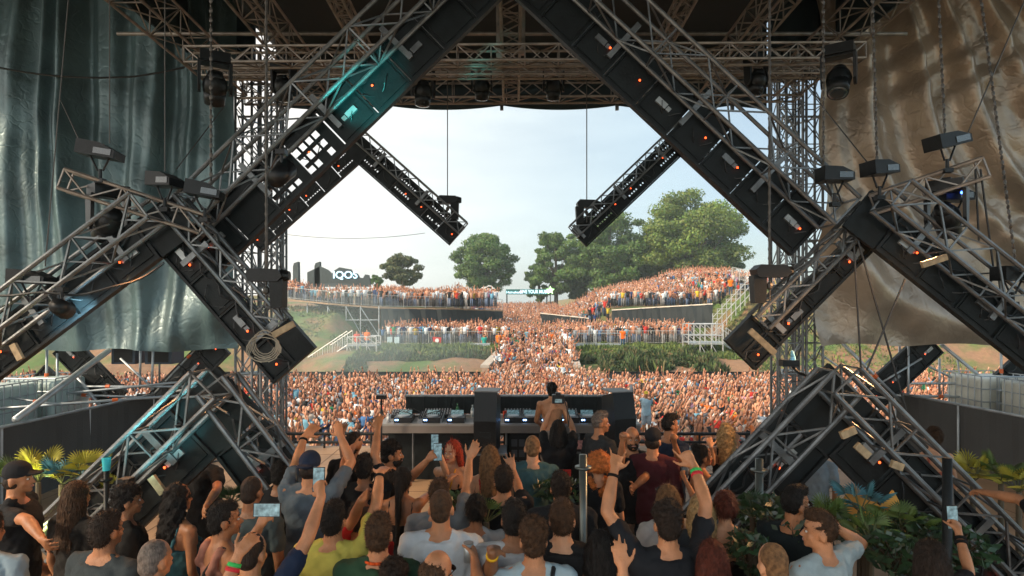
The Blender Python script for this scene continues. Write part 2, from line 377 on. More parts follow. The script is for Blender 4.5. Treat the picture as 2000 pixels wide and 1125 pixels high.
# ---------------------------------------------------------------- terrace platforms, railings, stairs
M_skirt = mat('skirt_fabric', (.020, .026, .028), .8, 0, .25, .6)
M_rail = mat('galvanised_rail', (.50, .50, .48), .5, .5, .2, 4)
M_deckwood = mat('deck_board', (.34, .22, .13), .8)
def platform(name, label, pts, Y1, zd, zs, skirt=True):
    """pts: px positions along the front edge with Y; deck at height zd(list), skirt down to zs"""
    t = thing(name, label, 'platform', (pts[0][0], pts[0][1], zs)); d = MB(); s = MB()
    for (a, b) in zip(pts[:-1], pts[1:]):
        d.prism([(a[0], a[1], a[2]), (b[0], b[1], b[2]), (b[0], b[1] + Y1, b[2]), (a[0], a[1] + Y1, a[2])], (0, 0, -.14))
        if skirt:
            n = 12
            for i in range(n):
                p = Vector(a).lerp(Vector(b), i / n); q = Vector(a).lerp(Vector(b), (i + 1) / n)
                w1, w2 = .12 * math.sin(i * 2.1), .12 * math.sin((i + 1) * 2.1)
                s.poly([(p.x, p.y - .05 + w1, p.z - .12), (q.x, q.y - .05 + w2, q.z - .12), (q.x, q.y - .12 - w2, zs), (p.x, p.y - .12 - w1, zs)])
    d.build('deck', M_deckwood, t)
    if skirt: s.build('skirt', M_skirt, t)
    return t
def railing(label, pts, h=1.1, sp=2.0, bars=True, group=None, m=None, r=.022):
    t = thing('railing', label, 'railing', pts[0], group); f = MB(); bb = MB()
    for a, b in zip(pts[:-1], pts[1:]):
        a = Vector(a); b = Vector(b); L = (b - a).length; k = max(1, round(L / sp)); up = Vector((0, 0, h))
        f.tube(a + up, b + up, r, 5); f.tube(a + up * .12, b + up * .12, r * .8, 4)
        for i in range(k + 1): p = a.lerp(b, i / k); f.tube(p, p + up, r, 5)
        if bars:
            nb = int(L / .14)
            for i in range(nb): p = a.lerp(b, (i + .5) / nb); bb.tube(p + up * .12, p + up, r * .33, 3, caps=False)
        else: f.tube(a + up * .55, b + up * .55, r * .8, 4)
    f.build('rail_frame', m or M_rail, t)
    if bars: bb.build('bars', m or M_rail, t)
    return t
# left upper deck front: px 553->745 scaffold, 745->990 with black skirt
lf = [P(553, 583, 58), P(640, 592, 57), P(745, 600, 58), P(872, 602, 60), P(982, 606, 64)]
platform('viewing_platform', 'raised left platform with black skirt in front of the trees', [tuple(p) for p in lf[2:]], 6, 0, -.3)
platform('viewing_platform', 'scaffold platform at far left above the earth slope', [tuple(p) for p in lf[:3]], 7, 0, .6, False)
railing('long grey railing along the front edge of the left platform', [tuple(p) for p in lf[2:]])
railing('grey railing of the scaffold platform at far left', [tuple(p) for p in lf[:3]], bars=True, sp=1.2)
t = thing('scaffolding', 'grey tube scaffolding holding up the far left platform', 'scaffolding', tuple(P(640, 660, 56.8)), None); m = MB()
for px in (560, 600, 640, 676, 704, 740):
    for dy in (0, 4): p = P(px, 592, 57 + dy); p.z = 5.2 if (dy == 4 and px < 620) else 3.1; q = p.copy(); q.z = max(-2, th(p.x, p.y) - .3); m.tube(p, q, .05, 5)
for a, b_ in (((560, 600), (600, 640)), ((640, 600), (676, 660)), ((676, 600), (704, 650)), ((704, 600), (740, 655)), ((640, 655), (740, 655)), ((640, 625), (740, 625)), ((560, 622), (640, 622))):
    m.tube(P(a[0], a[1], 57), P(b_[0], b_[1], 57), .04, 5)
m.build('tube_lattice', M_steel, t)
# right decks
rf = [P(1055, 612, 63), P(1150, 622, 62)]; rf2 = [P(1195, 606, 61), P(1290, 600, 60), P(1392, 594, 58)]
def band(name, label, top, bot, cat='platform'):
    t = thing(name, label, cat, tuple(bot[0])); s = MB(); n = 10
    for a, b, c, d in zip(top[:-1], top[1:], bot[:-1], bot[1:]):
        for i in range(n):
            u, v = i / n, (i + 1) / n; w1, w2 = .1 * math.sin(i * 1.9), .1 * math.sin((i + 1) * 1.9); o1, o2 = Vector((0, w1, 0)), Vector((0, w2, 0))
            s.poly([a.lerp(b, u) + o1, a.lerp(b, v) + o2, c.lerp(d, v) - o2, c.lerp(d, u) - o1])
    s.build('skirt', M_skirt, t); r = MB()
    for a, b in zip(top[:-1], top[1:]): r.tube(a, b, .07, 5)
    r.build('edge_rail', mat('pale_edge', (.6, .52, .42), .6), t); return t
band('viewing_platform', 'raised right platform with sagging black skirt below the trees', rf2, [P(1195, 640, 61), P(1290, 642, 60), P(1392, 640, 58)])
band('viewing_platform', 'short dark platform edge right of the central ramp', rf, [P(1060, 634, 63), P(1150, 636, 62)])
# terrace 1 railings
def trail(px0, px1, Y, py, lab): railing(lab, [tuple(P(px0, py, Y)), tuple(P(px1, py, Y))], 1.15, 2.2)
trail(752, 880, 53.2, 674, 'grey crowd barrier on the left terrace nearest the stairs')
trail(880, 992, 53.4, 673, 'grey crowd barrier on the left terrace next to the stone wall')
trail(1090, 1345, 53.3, 672, 'grey crowd barrier along the edge of the right terrace')
railing('dark railing at the top right of the right hand slope', [tuple(P(1430, 545, 62)), tuple(P(1475, 556, 58)), tuple(P(1540, 560, 54))], 1.2, 1.6, True)
# camera platform slabs on the right terrace
t = thing('low_stage_deck', 'low grey deck with rails on the right terrace edge', 'platform', tuple(P(1165, 680, 51))); m = MB()
for a, b_ in ((1110, 1160), (1164, 1212)):
    p, q = P(a, 672, 51), P(b_, 672, 51); m.box(((p.x + q.x) / 2, 51.4, p.z - .12), (q.x - p.x, .9, .26))
    m.tube(p, p + Vector((0, 0, .9)), .03, 5); m.tube(q, q + Vector((0, 0, .9)), .03, 5); m.tube(p + Vector((0, 0, .9)), q + Vector((0, 0, .9)), .03, 5)
m.build('deck', M_steel, t)
t = thing('low_stage_deck', 'low grey deck beside the left stone wall', 'platform', tuple(P(935, 682, 51))); m = MB()
p, q = P(915, 672, 51), P(957, 672, 51); m.box(((p.x + q.x) / 2, 51.4, p.z - .12), (q.x - p.x, .9, .3)); m.build('deck', M_steel, t)

def stairs(label, a, b, w, nst, Y, tower):
    """scaffold stair between px points a (low) and b (high)"""
    t = thing('scaffold_stairs', label, 'stairs', tuple(P(a[0], a[1], Y))); st = MB(); r = MB()
    A, B = P(a[0], a[1], Y), P(b[0], b[1], Y)
    for i in range(nst):
        p = A.lerp(B, (i + .5) / nst); st.box((p.x, p.y + w / 2, p.z), (abs(B.x - A.x) / nst * .95, w, .05))
    for dy in (0, w):
        o = Vector((0, dy, 0)); r.tube(A + o, B + o, .05, 5); r.tube(A + o + Vector((0, 0, 1.1)), B + o + Vector((0, 0, 1.1)), .04, 5)
        for i in range(nst + 1): p = A.lerp(B, i / nst) + o; r.tube(p, p + Vector((0, 0, 1.1)), .018 if i % 4 else .035, 4)
    x0, x1, ytop, ybot, lv = tower; n = 4
    for dy in (0, w):
        for i in range(n):
            px = x0 + (x1 - x0) * i / (n - 1); p, q = P(px, ytop, Y), P(px, ybot, Y); o = Vector((0, dy, 0)); r.tube(p + o, q + o, .05, 5)
            if i < n - 1:
                px2 = x0 + (x1 - x0) * (i + 1) / (n - 1)
                for a_, b_ in zip(lv[:-1], lv[1:]): r.tube(P(px, a_, Y) + o, P(px2, b_, Y) + o, .03, 4)
        for l in lv: r.tube(P(x0, l, Y) + Vector((0, dy, 0)), P(x1, l, Y) + Vector((0, dy, 0)), .04, 5)
    st.build('steps', M_steel, t); r.build('scaffold_tubes', M_rail, t)
    d = MB(); p, q = P(x0, b[1], Y), P(x1, b[1], Y); d.box(((p.x + q.x) / 2, Y + w / 2, p.z - .05), (q.x - p.x, w, .08)); d.build('landing', M_steel, t); return t
stairs('grey scaffold stairs rising to a landing at left of the pit', (572, 745), (678, 674), 1.6, 22, 48.5, (678, 735, 658, 742, (658, 672, 705, 738)))
stairs('grey scaffold stairs and tower at right of the pit', (1510, 735), (1418, 668), 1.6, 20, 47.5, (1345, 1412, 633, 712, (633, 655, 672, 710)))
t = thing('scaffolding', 'steep scaffold stair tower rising beside the right grass slope', 'scaffolding', tuple(P(1400, 640, 57))); m = MB()
for i in range(9):
    px = 1392 + i * 9; y = 612 - i * 9.5
    for dy in (0, 2): p = P(px, y, 57 + dy); q = P(px, y + 52, 57 + dy); m.tube(p, q, .045, 4)
    m.tube(P(px, y + 8, 57), P(px + 9, y - 1.5, 57), .04, 4); m.tube(P(px, y + 24, 57), P(px + 9, y + 14.5, 57), .04, 4); m.tube(P(px, y + 40, 57), P(px + 9, y + 30, 57), .04, 4)
    m.box((P(px + 4, y + 10, 58)), (.45, 2, .05))
m.build('tube_lattice', M_rail, t)
# black pit fences at the back of the pit
for lab, a, b_ in (('black pit fence at the foot of the left bank', -21, -1.9), ('black pit fence at the foot of the right bank', 6, 24)):
    t = thing('pit_fence', lab, 'fence', (a, 39.2, -2.7)); m = MB(); n = int((b_ - a) / .6)
    for i in range(n):
        x0, x1 = a + (b_ - a) * i / n, a + (b_ - a) * (i + 1) / n; m.poly([(x0, 39.2 + .04 * (i % 2), -2.7), (x1, 39.2 + .04 * ((i + 1) % 2), -2.7), (x1, 39.2 + .04 * ((i + 1) % 2), -1.15), (x0, 39.2 + .04 * (i % 2), -1.15)])
    m.build('fabric', M_skirt, t); m = MB(); m.tube((a, 39.18, -1.14), (b_, 39.18, -1.14), .03); [m.tube((a + (b_ - a) * i / 10, 39.25, -2.7), (a + (b_ - a) * i / 10, 39.25, -1.12), .03) for i in range(11)]; m.build('posts', M_black, t)

# text helper
def text(s, m, parent, loc, size, rot=(math.pi / 2, 0, 0), ext=.01, ax='CENTER', sx=1., name='lettering', bold=0.):
    cu = bpy.data.curves.new(name, 'FONT'); cu.body = s; cu.size = size; cu.extrude = ext; cu.align_x = ax; cu.align_y = 'CENTER'; cu.offset = bold
    o = bpy.data.objects.new('tmp', cu); C.objects.link(o); dg = bpy.context.evaluated_depsgraph_get()
    me = bpy.data.meshes.new_from_object(o.evaluated_get(dg)); bpy.data.objects.remove(o); me.name = name
    me.materials.clear(); o = link(name, me, m, parent); o.location = Vector(loc) - wloc(parent); o.rotation_euler = rot; o.scale = (sx, 1, 1); return o
M_glowtxt = mat('lit_letters', (.5, .7, .8), .4, emit=(.5, .85, 1, .9)); M_white = mat('white_paint', (.75, .76, .75), .5)
M_sign = mat('sign_grey', (.045, .06, .06), .6)
Ys = 62
def spts(l): return [P(a, b_, Ys) for a, b_ in l]
t = thing('lit_sign', 'dark stepped sign with glowing pale letters above the left platform crowd', 'sign', tuple(P(690, 560, Ys)))
m = MB(); m.prism(spts([(600, 532), (625, 520), (640, 527), (648, 535), (652, 529), (663, 522), (685, 526), (689, 533), (697, 534), (702, 542), (709, 543), (713, 536), (720, 537), (724, 560), (600, 560)]), (0, .4, 0)); m.build('board', M_sign, t)
text('IQOS', M_glowtxt, t, P(674, 537.5, Ys - .08), 1.02, ext=.03, sx=1.05, bold=.012)
for px in (577, 619): m = MB(); m.prism(spts([(px - 5, 565), (px - 5, 520), (px - 3, 514), (px + 5, 511), (px + 6, 565)]), (0, .6, 0)); m.build('side_post', M_sign, t)
t = thing('lit_sign', 'small pale outlined sign at right end of the left platform', 'sign', tuple(P(950, 585, 90)))
m = MB(); pts = [P(a, b_, 90) for a, b_ in ((938, 565), (943, 561), (950, 561), (954, 558), (960, 559), (963, 563), (966, 563))]; m.path([*pts], .1, 4); m.build('outline', M_white, t)
text('IQOS', M_white, t, P(951, 567, 90), .75, ext=.05, bold=.02)
for q in (943, 960): m = MB(); m.tube(P(q, 590, 90), P(q, 562, 90), .06); m.build('post', M_rail, t)
t = thing('gate_banner', 'long green banner over the far end of the central ramp', 'banner', tuple(P(1030, 590, 112)))
m = MB(); a, b_ = P(988, 565, 112), P(1069, 575, 112); m.box(((a.x + b_.x) / 2, 112, (a.z + b_.z) / 2), (b_.x - a.x, .3, a.z - b_.z)); m.build('board', mat('banner_green', (.0, .10, .09), .5), t)
text('Heineken', M_glowtxt, t, P(1003, 571, 111.8), .62, ext=.03, sx=1.1, bold=.01); text('LIVE YOUR MUSIC', M_glowtxt, t, P(1045, 570, 111.8), .85, ext=.03, sx=.78, bold=.02)
m = MB(); c = P(1018, 570, 111.8); pts = [c + Vector((math.sin(k * math.pi / 5), 0, math.cos(k * math.pi / 5))) * (.42 if k % 2 == 0 else .18) for k in range(10)]; m.prism(pts, (0, .05, 0)); m.build('star', mat('star_pink', (.7, .35, .4), .5, emit=(.8, .4, .5, .5)), t)
for q in (990, 1068): m = MB(); m.tube(P(q, 600, 112.3), P(q, 565, 112.3), .12); m.build('post', M_black, t)
t = thing('star_lamp', 'glowing green star lamp at the right end of the banner', 'lamp', tuple(P(1075, 592, 111))); m = MB(); c = P(1075, 567, 111)
pts = [c + Vector((math.sin(k * math.pi / 5), 0, math.cos(k * math.pi / 5))) * (.8 if k % 2 == 0 else .35) for k in range(10)]; m.prism(pts, (0, .3, 0)); m.build('star', mat('star_green', (.4, .8, .3), .5, emit=(.45, 1, .35, 1.6)), t)
m = MB(); m.tube(P(1075, 592, 111.2), c + Vector((0, .2, 0)), .08); m.build('post', M_black, t)
# red flag and pale banners on terrace rail
t = thing('flag', 'red cloth flag with a white crest tied to the left terrace barrier', 'flag', tuple(P(853, 672, 53.0))); m = MB()
m.prism([P(845, 658, 53.05), P(862, 659, 53.05), P(861, 672, 53.05), P(846, 671, 53.05)], (0, .02, 0)); m.build('cloth', mat('flag_red', (.55, .02, .015), .8), t)
m = MB(); cc = P(853.5, 665, 53.0); m.prism([cc + Vector((.17 * math.cos(a), 0, .19 * math.sin(a))) for a in [k * .7854 for k in range(8)]], (0, .01, 0)); m.build('crest', M_white, t)
for px, lb in ((761, 'pale cloth banner hung at the left end of the terrace barrier'), (775, 'second pale cloth banner from the left end of the terrace barrier')):
    m = MB(); m.prism([P(px - 5, 658, 53.0), P(px + 5, 658, 53.0), P(px + 5, 671, 53.0), P(px - 5, 671, 53.0)], (0, .02, 0)); o = m.build('cloth_banner', mat('pale_blue_cloth', (.45, .58, .62), .8)); tag(o, lb, 'banner')
# drooping festoon cable
m = MB(); pts = [P(560 + 270 * k / 14, 458 + 9 * (1 - ((k - 7) / 7) ** 2) - k * .2, 45) for k in range(15)]; m.path(pts, .022, 4); o = m.build('overhead_cable', M_cable); tag(o, 'thin sagging cable crossing the sky above the left terrace', 'cable')
# ---------------------------------------------------------------- people
def vnoise(co, sc, seed=0):
    """cheap smooth pseudo noise on arrays"""
    x, y, z = co[:, 0] * sc, co[:, 1] * sc, co[:, 2] * sc; s = seed * 1.7
    return (np.sin(x * 1.3 + y * 2.1 + s) * np.cos(z * 1.7 - x * .8 + s * 2) + .5 * np.sin(2.9 * z + 1.9 * y + s) * np.cos(3.1 * x - 1.3 * z) + .25 * np.sin(6.1 * x + 5.3 * z + 2 * np.sin(3 * y + s)))
SK = {'a': (.45, .20, .095), 'b': (.34, .145, .065), 'c': (.53, .265, .145), 'd': (.23, .10, .045)}
def skin_mat(k): return mat('skin_' + k, SK[k], .48, 0, .22, 10, .25, 90, spec=.4)
HC = {'black': (.012, .010, .009), 'dark': (.022, .014, .010), 'brown': (.055, .028, .014), 'light': (.18, .095, .042), 'blond': (.42, .27, .12), 'red': (.34, .04, .015), 'ginger': (.45, .13, .03), 'grey': (.16, .13, .11), 'auburn': (.10, .025, .015)}
def hair_mat(k, strand=True):
    key = 'hair_' + k
    if key in _m: return _m[key]
    m = mat(key, HC[k], .6, 0, .5, 40, .7, 160, spec=.22); n = m.node_tree
    for q in n.nodes:
        if q.type == 'TEX_NOISE' and q.inputs['Scale'].default_value == 160:
            mp = n.nodes.new('ShaderNodeMapping'); mp.inputs['Scale'].default_value = (1, 1, .12); co = [w for w in n.nodes if w.type == 'TEX_COORD'][0]
            n.links.new(co.outputs['Object'], mp.inputs[0]); n.links.new(mp.outputs[0], q.inputs['Vector'])
    return m
def cloth_mat(key, col): return mat('cloth_' + key, col, .85, 0, .14, 9, .35, 260, spec=.2)
def Rz(a): return Matrix.Rotation(a, 3, 'Z')

def arm_solve(S, L, px, py, far):
    o = Vector((0, 0, CAMZ)); D = Vector(((px - 1000) / F, 1, (600 - py) / F)).normalized(); oc = o - S
    b = oc.dot(D); c = oc.dot(oc) - L * L; q = b * b - c
    if q < 0: p = o + D * (-b); return S + (p - S).normalized() * L
    t = -b + (math.sqrt(q) if far else -math.sqrt(q)); return o + D * t

def hand(mb, W, d, n, side, s=1., pose='open'):
    """W wrist, d direction, n palm normal (palm faces n), side: thumb sign"""
    d = d.normalized(); n = (n - d * n.dot(d)).normalized(); t = n.cross(d) * side
    R = Matrix((t, d, n)).transposed()
    mb.cone(W - d * .01, W + d * .03, .025 * s, .027 * s)
    mb.ell(W + d * .055 * s, (.041 * s, .052 * s, .016 * s), R)
    mb.ell(W + d * .075 * s, (.043 * s, .03 * s, .014 * s), R)
    curl = {'open': (.12, .18, .15), 'relax': (.45, .5, .4), 'grip': (1.1, 1.2, .8), 'fist': (1.5, 1.6, 1.0), 'spread': (.05, .1, .05), 'horn': (0, 0, 0), 'point': (0, 0, 0)}[pose]
    for i, (off, L, r) in enumerate(((.034, .070, .0092), (.012, .080, .0095), (-.011, .074, .009), (-.033, .058, .0082))):
        cu = curl
        if pose == 'horn': cu = (.05, .1, .1) if i in (0, 3) else (1.5, 1.6, 1.0)
        if pose == 'point': cu = (.05, .05, .05) if i == 0 else (1.3, 1.4, 1.0)
        b = W + d * (.09 - .006 * abs(i - 1.2)) * s + t * off * s; sp = (off / .034) * (.30 if pose in ('spread', 'horn') else .13)
        dd = (d + t * sp).normalized(); a = 0; p = b - dd * .02 * s
        mb.cone(p, b, r * s, r * s, 8); p = b
        for j, f in enumerate((.45, .32, .23)):
            a += cu[j]; v = dd * math.cos(a) + n * math.sin(a); q = p + v * L * f * s; mb.cone(p, q, r * s * (1 - .07 * j), r * s * (.95 - .09 * j), 8); p = q
    tb = W + d * .02 * s + t * .022 * s; clo = pose in ('grip', 'fist')
    v = (d * .62 + t * .78 + n * (.5 if clo else .12)).normalized(); q = tb + v * .052 * s; mb.cone(tb, q, .0155 * s, .012 * s, 8)
    v2 = (d * .86 + t * (.1 if clo else .45) + n * (.7 if clo else .15)).normalized(); mb.cone(q, q + v2 * .045 * s, .0115 * s, .0085 * s, 8)
    return W + d * .10 * s, R

TORSO = [(.88, .150, .105, 0), (.94, .168, .118, -.008), (1.02, .158, .110, -.008), (1.10, .145, .100, 0), (1.18, .150, .105, .003), (1.27, .168, .114, .006), (1.35, .176, .112, .002), (1.40, .160, .095, -.006), (1.44, .115, .075, -.014), (1.47, .07, .06, -.02)]
def strands(me, kind, Rh):
    n = len(me.vertices); co = np.empty(n * 3, np.float32); me.vertices.foreach_get('co', co); co = co.reshape(-1, 3); no = np.empty(n * 3, np.float32); me.vertices.foreach_get('normal', no); no = no.reshape(-1, 3)
    lng = kind in ('long', 'longwave', 'pony', 'bob', 'bun', 'updo'); N = {'buzz': 700, 'receding': 900}.get(kind, 3200 if lng else 2400); rs = np.random.RandomState(n % 9973); i = rs.randint(0, n, N); p = co[i]; m = no[i]
    if kind == 'buzz': L, a, b, w = .004, .7, .4, .0009
    elif lng: L, a, b, w = .05, .10, 1., .0016
    elif kind == 'curly': L, a, b, w = .022, .7, .3, .0016
    else: L, a, b, w = .019, .55, .55, .0017
    dn = np.array([0, 0, -1.]) if lng else np.array(Rh @ Vector((0, .3, .2 if kind in ('quiff', 'mop') else -.6)))
    d = m * a + (dn[None] - m * (m @ dn)[:, None]) * b + rs.normal(size=(N, 3)) * (.10 if lng else .38); d /= np.linalg.norm(d, axis=1)[:, None]
    s_ = np.cross(d, m + .01); s_ /= np.linalg.norm(s_, axis=1)[:, None]; l = L * rs.uniform(.5, 1.4, N)[:, None]; p = p - m * .002
    V = np.stack([p - s_ * w, p + s_ * w, p + d * l], 1).reshape(-1, 3); nf = len(me.polygons)
    me.vertices.add(N * 3); al = np.concatenate([co, V]).astype(np.float32); me.vertices.foreach_set('co', al.ravel())
    nl = len(me.loops); me.loops.add(N * 3); me.polygons.add(N); li = np.empty(nl + N * 3, np.int32); me.loops.foreach_get('vertex_index', li); li[nl:] = n + np.arange(N * 3); me.loops.foreach_set('vertex_index', li)
    st = np.empty(nf + N, np.int32); me.polygons.foreach_get('loop_start', st); st[nf:] = nl + 3 * np.arange(N); me.polygons.foreach_set('loop_start', st); me.update(calc_edges=True); me.validate()
def person(label, x, Y, H=1.76, yaw=0, hyaw=0, hpitch=0, fem=False, skin='a', hair='short', hc='dark', top='tee', tc=(.02, .02, .02), tk='black', legs='jeans', lc=(.02, .025, .04),
           l=None, r=None, group='party guests standing on the stage', z0=0., vox=.0095, cat='person', extra=None, wide=1., sh=False, face=False, tk_mat=None, lean=0., stout=0):
    s = H / 1.76; t = thing('person', label, cat, (x, Y, z0), group)
    Rb = Rz(-math.radians(yaw)); root = Vector((x, Y, z0)); L_ = Matrix.Rotation(math.radians(-lean), 3, 'X')
    def W(p): p = Vector(p); return root + Rb @ (L_ @ (p * s) if p.z > .9 else p * s)
    fw = .90 if fem else 1.0 * wide; sw = (.168 if fem else .190) * (wide if wide > 1 else 1)
    RB = Rb
    def rings(inf, z0_=0, z1=9, hip=1.): return [(z, (hw * (fw if z > 1.0 else 1.0) + inf) * (1 + (stout if 1. < z < 1.2 else stout * .5)), hd * (.95 if fem else 1) + inf * (1 + .0) + (stout * .06 if 1. < z < 1.25 else 0), yo) for z, hw, hd, yo in TORSO if z0_ <= z <= z1]
    M4 = Matrix.Translation(root) @ (RB.to_4x4() @ L_.to_4x4() @ Matrix.Scale(s, 4))
    # arms
    arms = {}; Lu, Lf = .285 * s, .25 * s
    for key, sg, spec in (('l', -1, l), ('r', 1, r)):
        S = W((sg * sw, -.01, 1.405)); pose = 'relax'; pn = None; hd = None
        if spec is None: E = W((sg * (sw + .05), -.03, 1.125)); Wr = W((sg * (sw + .045), .06, .885))
        elif spec == 'fwd': E = W((sg * (sw + .05), .06, 1.14)); Wr = W((sg * (sw - .04), .28, 1.17)); pose = 'grip'
        elif spec == 'table': E = W((sg * (sw + .06), .07, 1.13)); Wr = W((sg * (sw + .0), .30, 1.04)); pose = 'relax'
        elif spec == 'phone': E = W((sg * (sw + .03), .16, 1.22)); Wr = W((sg * (sw - .10), .27, 1.42)); pose = 'grip'
        else:
            far = spec.get('far', True); ff_ = spec.get('ffar', far)
            if spec['e'][1] < (600 + (CAMZ - S.z) / S.y * F) - 10: S = S + Vector((-.0, 0, .035 * s)) + (RB @ Vector((-sg * .015, 0, 0)))
            E = arm_solve(S, Lu, *spec['e'], far); Wr = arm_solve(E, Lf, *spec['w'], ff_); pose = spec.get('pose', 'open')
            if 'h' in spec: hd = arm_solve(Wr, .16 * s, *spec['h'], spec.get('hfar', True)) - Wr
            pn = spec.get('n')
        d = (Wr - E).normalized() if hd is None else hd.normalized()
        n_ = Vector(pn) if pn else (RB @ Vector((0, 1, 0)) if spec not in (None,) else RB @ Vector((-sg, 0, 0)))
        if spec in ('fwd', 'phone', 'table'): n_ = RB @ Vector((-sg * .8, .1, -.3 if spec != 'phone' else 0))
        if abs(n_.normalized().dot(d)) > .95: n_ = Vector((0, 0, -1)) if abs(d.z) < .9 else Vector((0, -1, 0))
        nn = (n_ - d * n_.dot(d)).normalized(); inward = RB @ Vector((-sg, 0, 0)); thumb = nn.cross(d); ts = 1 if thumb.dot(inward) > 0 else -1
        if spec and isinstance(spec, dict) and spec.get('flip'): ts = -ts
        arms[key] = (S, E, Wr, d, nn, ts, pose)
    # head frame
    Rh = Rb @ Rz(-math.radians(hyaw)) @ Matrix.Rotation(math.radians(-hpitch), 3, 'X'); piv = W((0, -.015, 1.50))
    def Hd(p): return piv + Rh @ ((Vector(p) - Vector((0, -.015, 1.50))) * s * .96)
    def hell(mb, c, rr, nu=14, nv=10): mb.ell(Hd(c), Vector(rr) * s * .96, Rh, nu, nv)
    b = MB(); b.loft(rings(0)); b.xf(M4)
    for z in (1.08,): pass
    b.cone(W((0, -.02, 1.42)), Hd((0, -.012, 1.56)), (.050 if fem else .060) * s, (.046 if fem else .056) * s)
    for sg in (-1, 1): b.cone(W((sg * .03, -.022, 1.47)), W((sg * (sw - .04), -.015, 1.41)), .042 * s, .05 * s)
    hell(b, (0, 0, 1.645), (.074, .092, .098)); hell(b, (0, .028, 1.575), (.056, .064, .066)); hell(b, (0, .075, 1.535), (.026, .022, .02))
    b.cone(Hd((0, .084, 1.63)), Hd((0, .108, 1.592)), .009 * s, .0135 * s)
    hell(b, (0, .072, 1.652), (.05, .02, .012)); hell(b, (0, .086, 1.562), (.026, .012, .010))
    for sg in (-1, 1): hell(b, (sg * .076, -.008, 1.605), (.010, .021, .033)); hell(b, (sg * .04, .06, 1.59), (.022, .02, .02))
    for key, sg in (('l', -1), ('r', 1)):
        S, E, Wr, d, nn, ts, pose = arms[key]; k = .86 if fem else 1.04
        b.ell(S, .056 * s * k); b.cone(S, S.lerp(E, .45), .052 * s * k, .047 * s * k); b.cone(S.lerp(E, .45), E, .047 * s * k, .037 * s * k)
        b.cone(E, E.lerp(Wr, .35), .038 * s * k, .041 * s * k); b.cone(E.lerp(Wr, .35), Wr, .040 * s * k, .026 * s * k)
        hand(b, Wr, d, nn, ts, s * (.92 if fem else 1.02), pose)
        if S.z < E.z: b.cone(W((sg * (sw * .72), -.01, 1.33)), S, .06 * s * k, .052 * s * k)
    fly = {}
    for sg in (-1, 1):
        hp, kn, an = W((sg * .088, 0, .90)), W((sg * .105, .025, .49)), W((sg * .115, -.02, .085)); fly[sg] = (hp, kn, an)
        b.cone(hp, kn, .086 * s, .055 * s); b.cone(kn, kn.lerp(an, .4), .055 * s, .053 * s); b.cone(kn.lerp(an, .4), an, .053 * s, .036 * s)
        b.cone(W((sg * .118, -.05, .045)), W((sg * .135, .13, .032)), .038 * s, .030 * s)
    off = tuple(t.location)
    link('body', remesh(b, 'body', vox, 3, None, off), skin_mat(skin), t)
    # clothes
    cm = tk_mat or cloth_mat(tk, tc); sd_ = rnd.uniform(0, 50)
    fold = lambda co: .009 * vnoise(co, 11, sd_) * (.4 + .6 * np.sin(co[:, 2] * 9 + co[:, 0] * 5 + sd_)) + .0035 * vnoise(co, 34, sd_)
    cv = max(.012, vox)
    if top == 'tee' or top == 'long' or top == 'poncho':
        c = MB(); c.loft(rings(.020 if top != 'poncho' else .035, 0, 1.45)); c.loft([(.80, .178 * (1 + stout * .5), .125, -.005), (.92, .185 * (1 + stout * .5), .134, -.006), (1.08, .170 * fw * (1 + stout), .124 + stout * .06, 0), (1.2, .17 * fw, .122, 0)]); c.xf(M4)
        for sg in (-1, 1): c.cone(W((sg * .055, -.022, 1.455)), W((sg * (sw - .03), -.015, 1.415)), .048 * s, .062 * s)
        for key, sg in (('l', -1), ('r', 1)):
            S, E, Wr = arms[key][:3]; e = {'tee': .62, 'long': 1, 'poncho': .9}[top]
            c.ell(S, .068 * s); c.cone(S, S.lerp(E, e), .066 * s, .060 * s)
            if top == 'long': c.cone(E, E.lerp(Wr, .92), .052 * s, .038 * s)
            if S.z < E.z: c.cone(W((sg * (sw * .70), -.01, 1.30)), S, .075 * s, .066 * s)
        link('shirt', remesh(c, 'shirt', cv, 3, fold, off), cm, t)
    elif top in ('tank', 'dress'):
        c = MB(); zt = 1.30 if fem else 1.36; rr = [q for q in rings(.014, .9, zt)]; rr = [(.84, .17, .12, 0)] + rr
        if top == 'dress': rr = [(.42, .25, .19, 0), (.6, .22, .17, 0)] + rr[1:]
        c.loft(rr); c.xf(M4); st = .009 if fem else .030
        for sg in (-1, 1):
            c.cone(W((sg * .10, -.115, zt - .01)), W((sg * .10, -.055, 1.455)), st * s, st * s); c.cone(W((sg * .10, .115, zt - .01)), W((sg * .10, -.055, 1.455)), st * s, st * s)
        link('dress' if top == 'dress' else 'tank_top', remesh(c, 'tank_top', cv if not fem else .009, 2, fold, off), cm, t)
    if legs:
        c = MB(); c.loft([(.80, .16, .11, 0), (.9, .178, .125, -.006), (.98, .178, .122, -.008), (1.01, .168, .118, -.008)]); c.xf(M4)
        for sg in (-1, 1):
            hp, kn, an = fly[sg]
            if legs == 'shorts': c.cone(hp, hp.lerp(kn, .92), .105 * s, .085 * s)
            else: c.cone(hp, kn, .100 * s, .070 * s); c.cone(kn, an, .068 * s, .055 * s)
        link('shorts' if legs == 'shorts' else 'trousers', remesh(c, 'trousers', .018, 2, fold, off), cloth_mat('legs%02d%02d%02d' % tuple(int(99 * q) for q in lc), lc), t)
    c = MB()
    for sg in (-1, 1): c.cone(W((sg * .118, -.05, .05)), W((sg * .137, .14, .036)), .048 * s, .040 * s, 10); c.box(W((sg * .128, .045, .012)), (.085 * s, .27 * s, .024), Rb)
    c.build('shoes', M_shoe, t, True)
    # hair
    hm = hair_mat(hc); hd_ = lambda a, f: (lambda co: a * vnoise(co, f, sd_) + a * .6 * vnoise(co, f * 2.3, sd_ + 3))
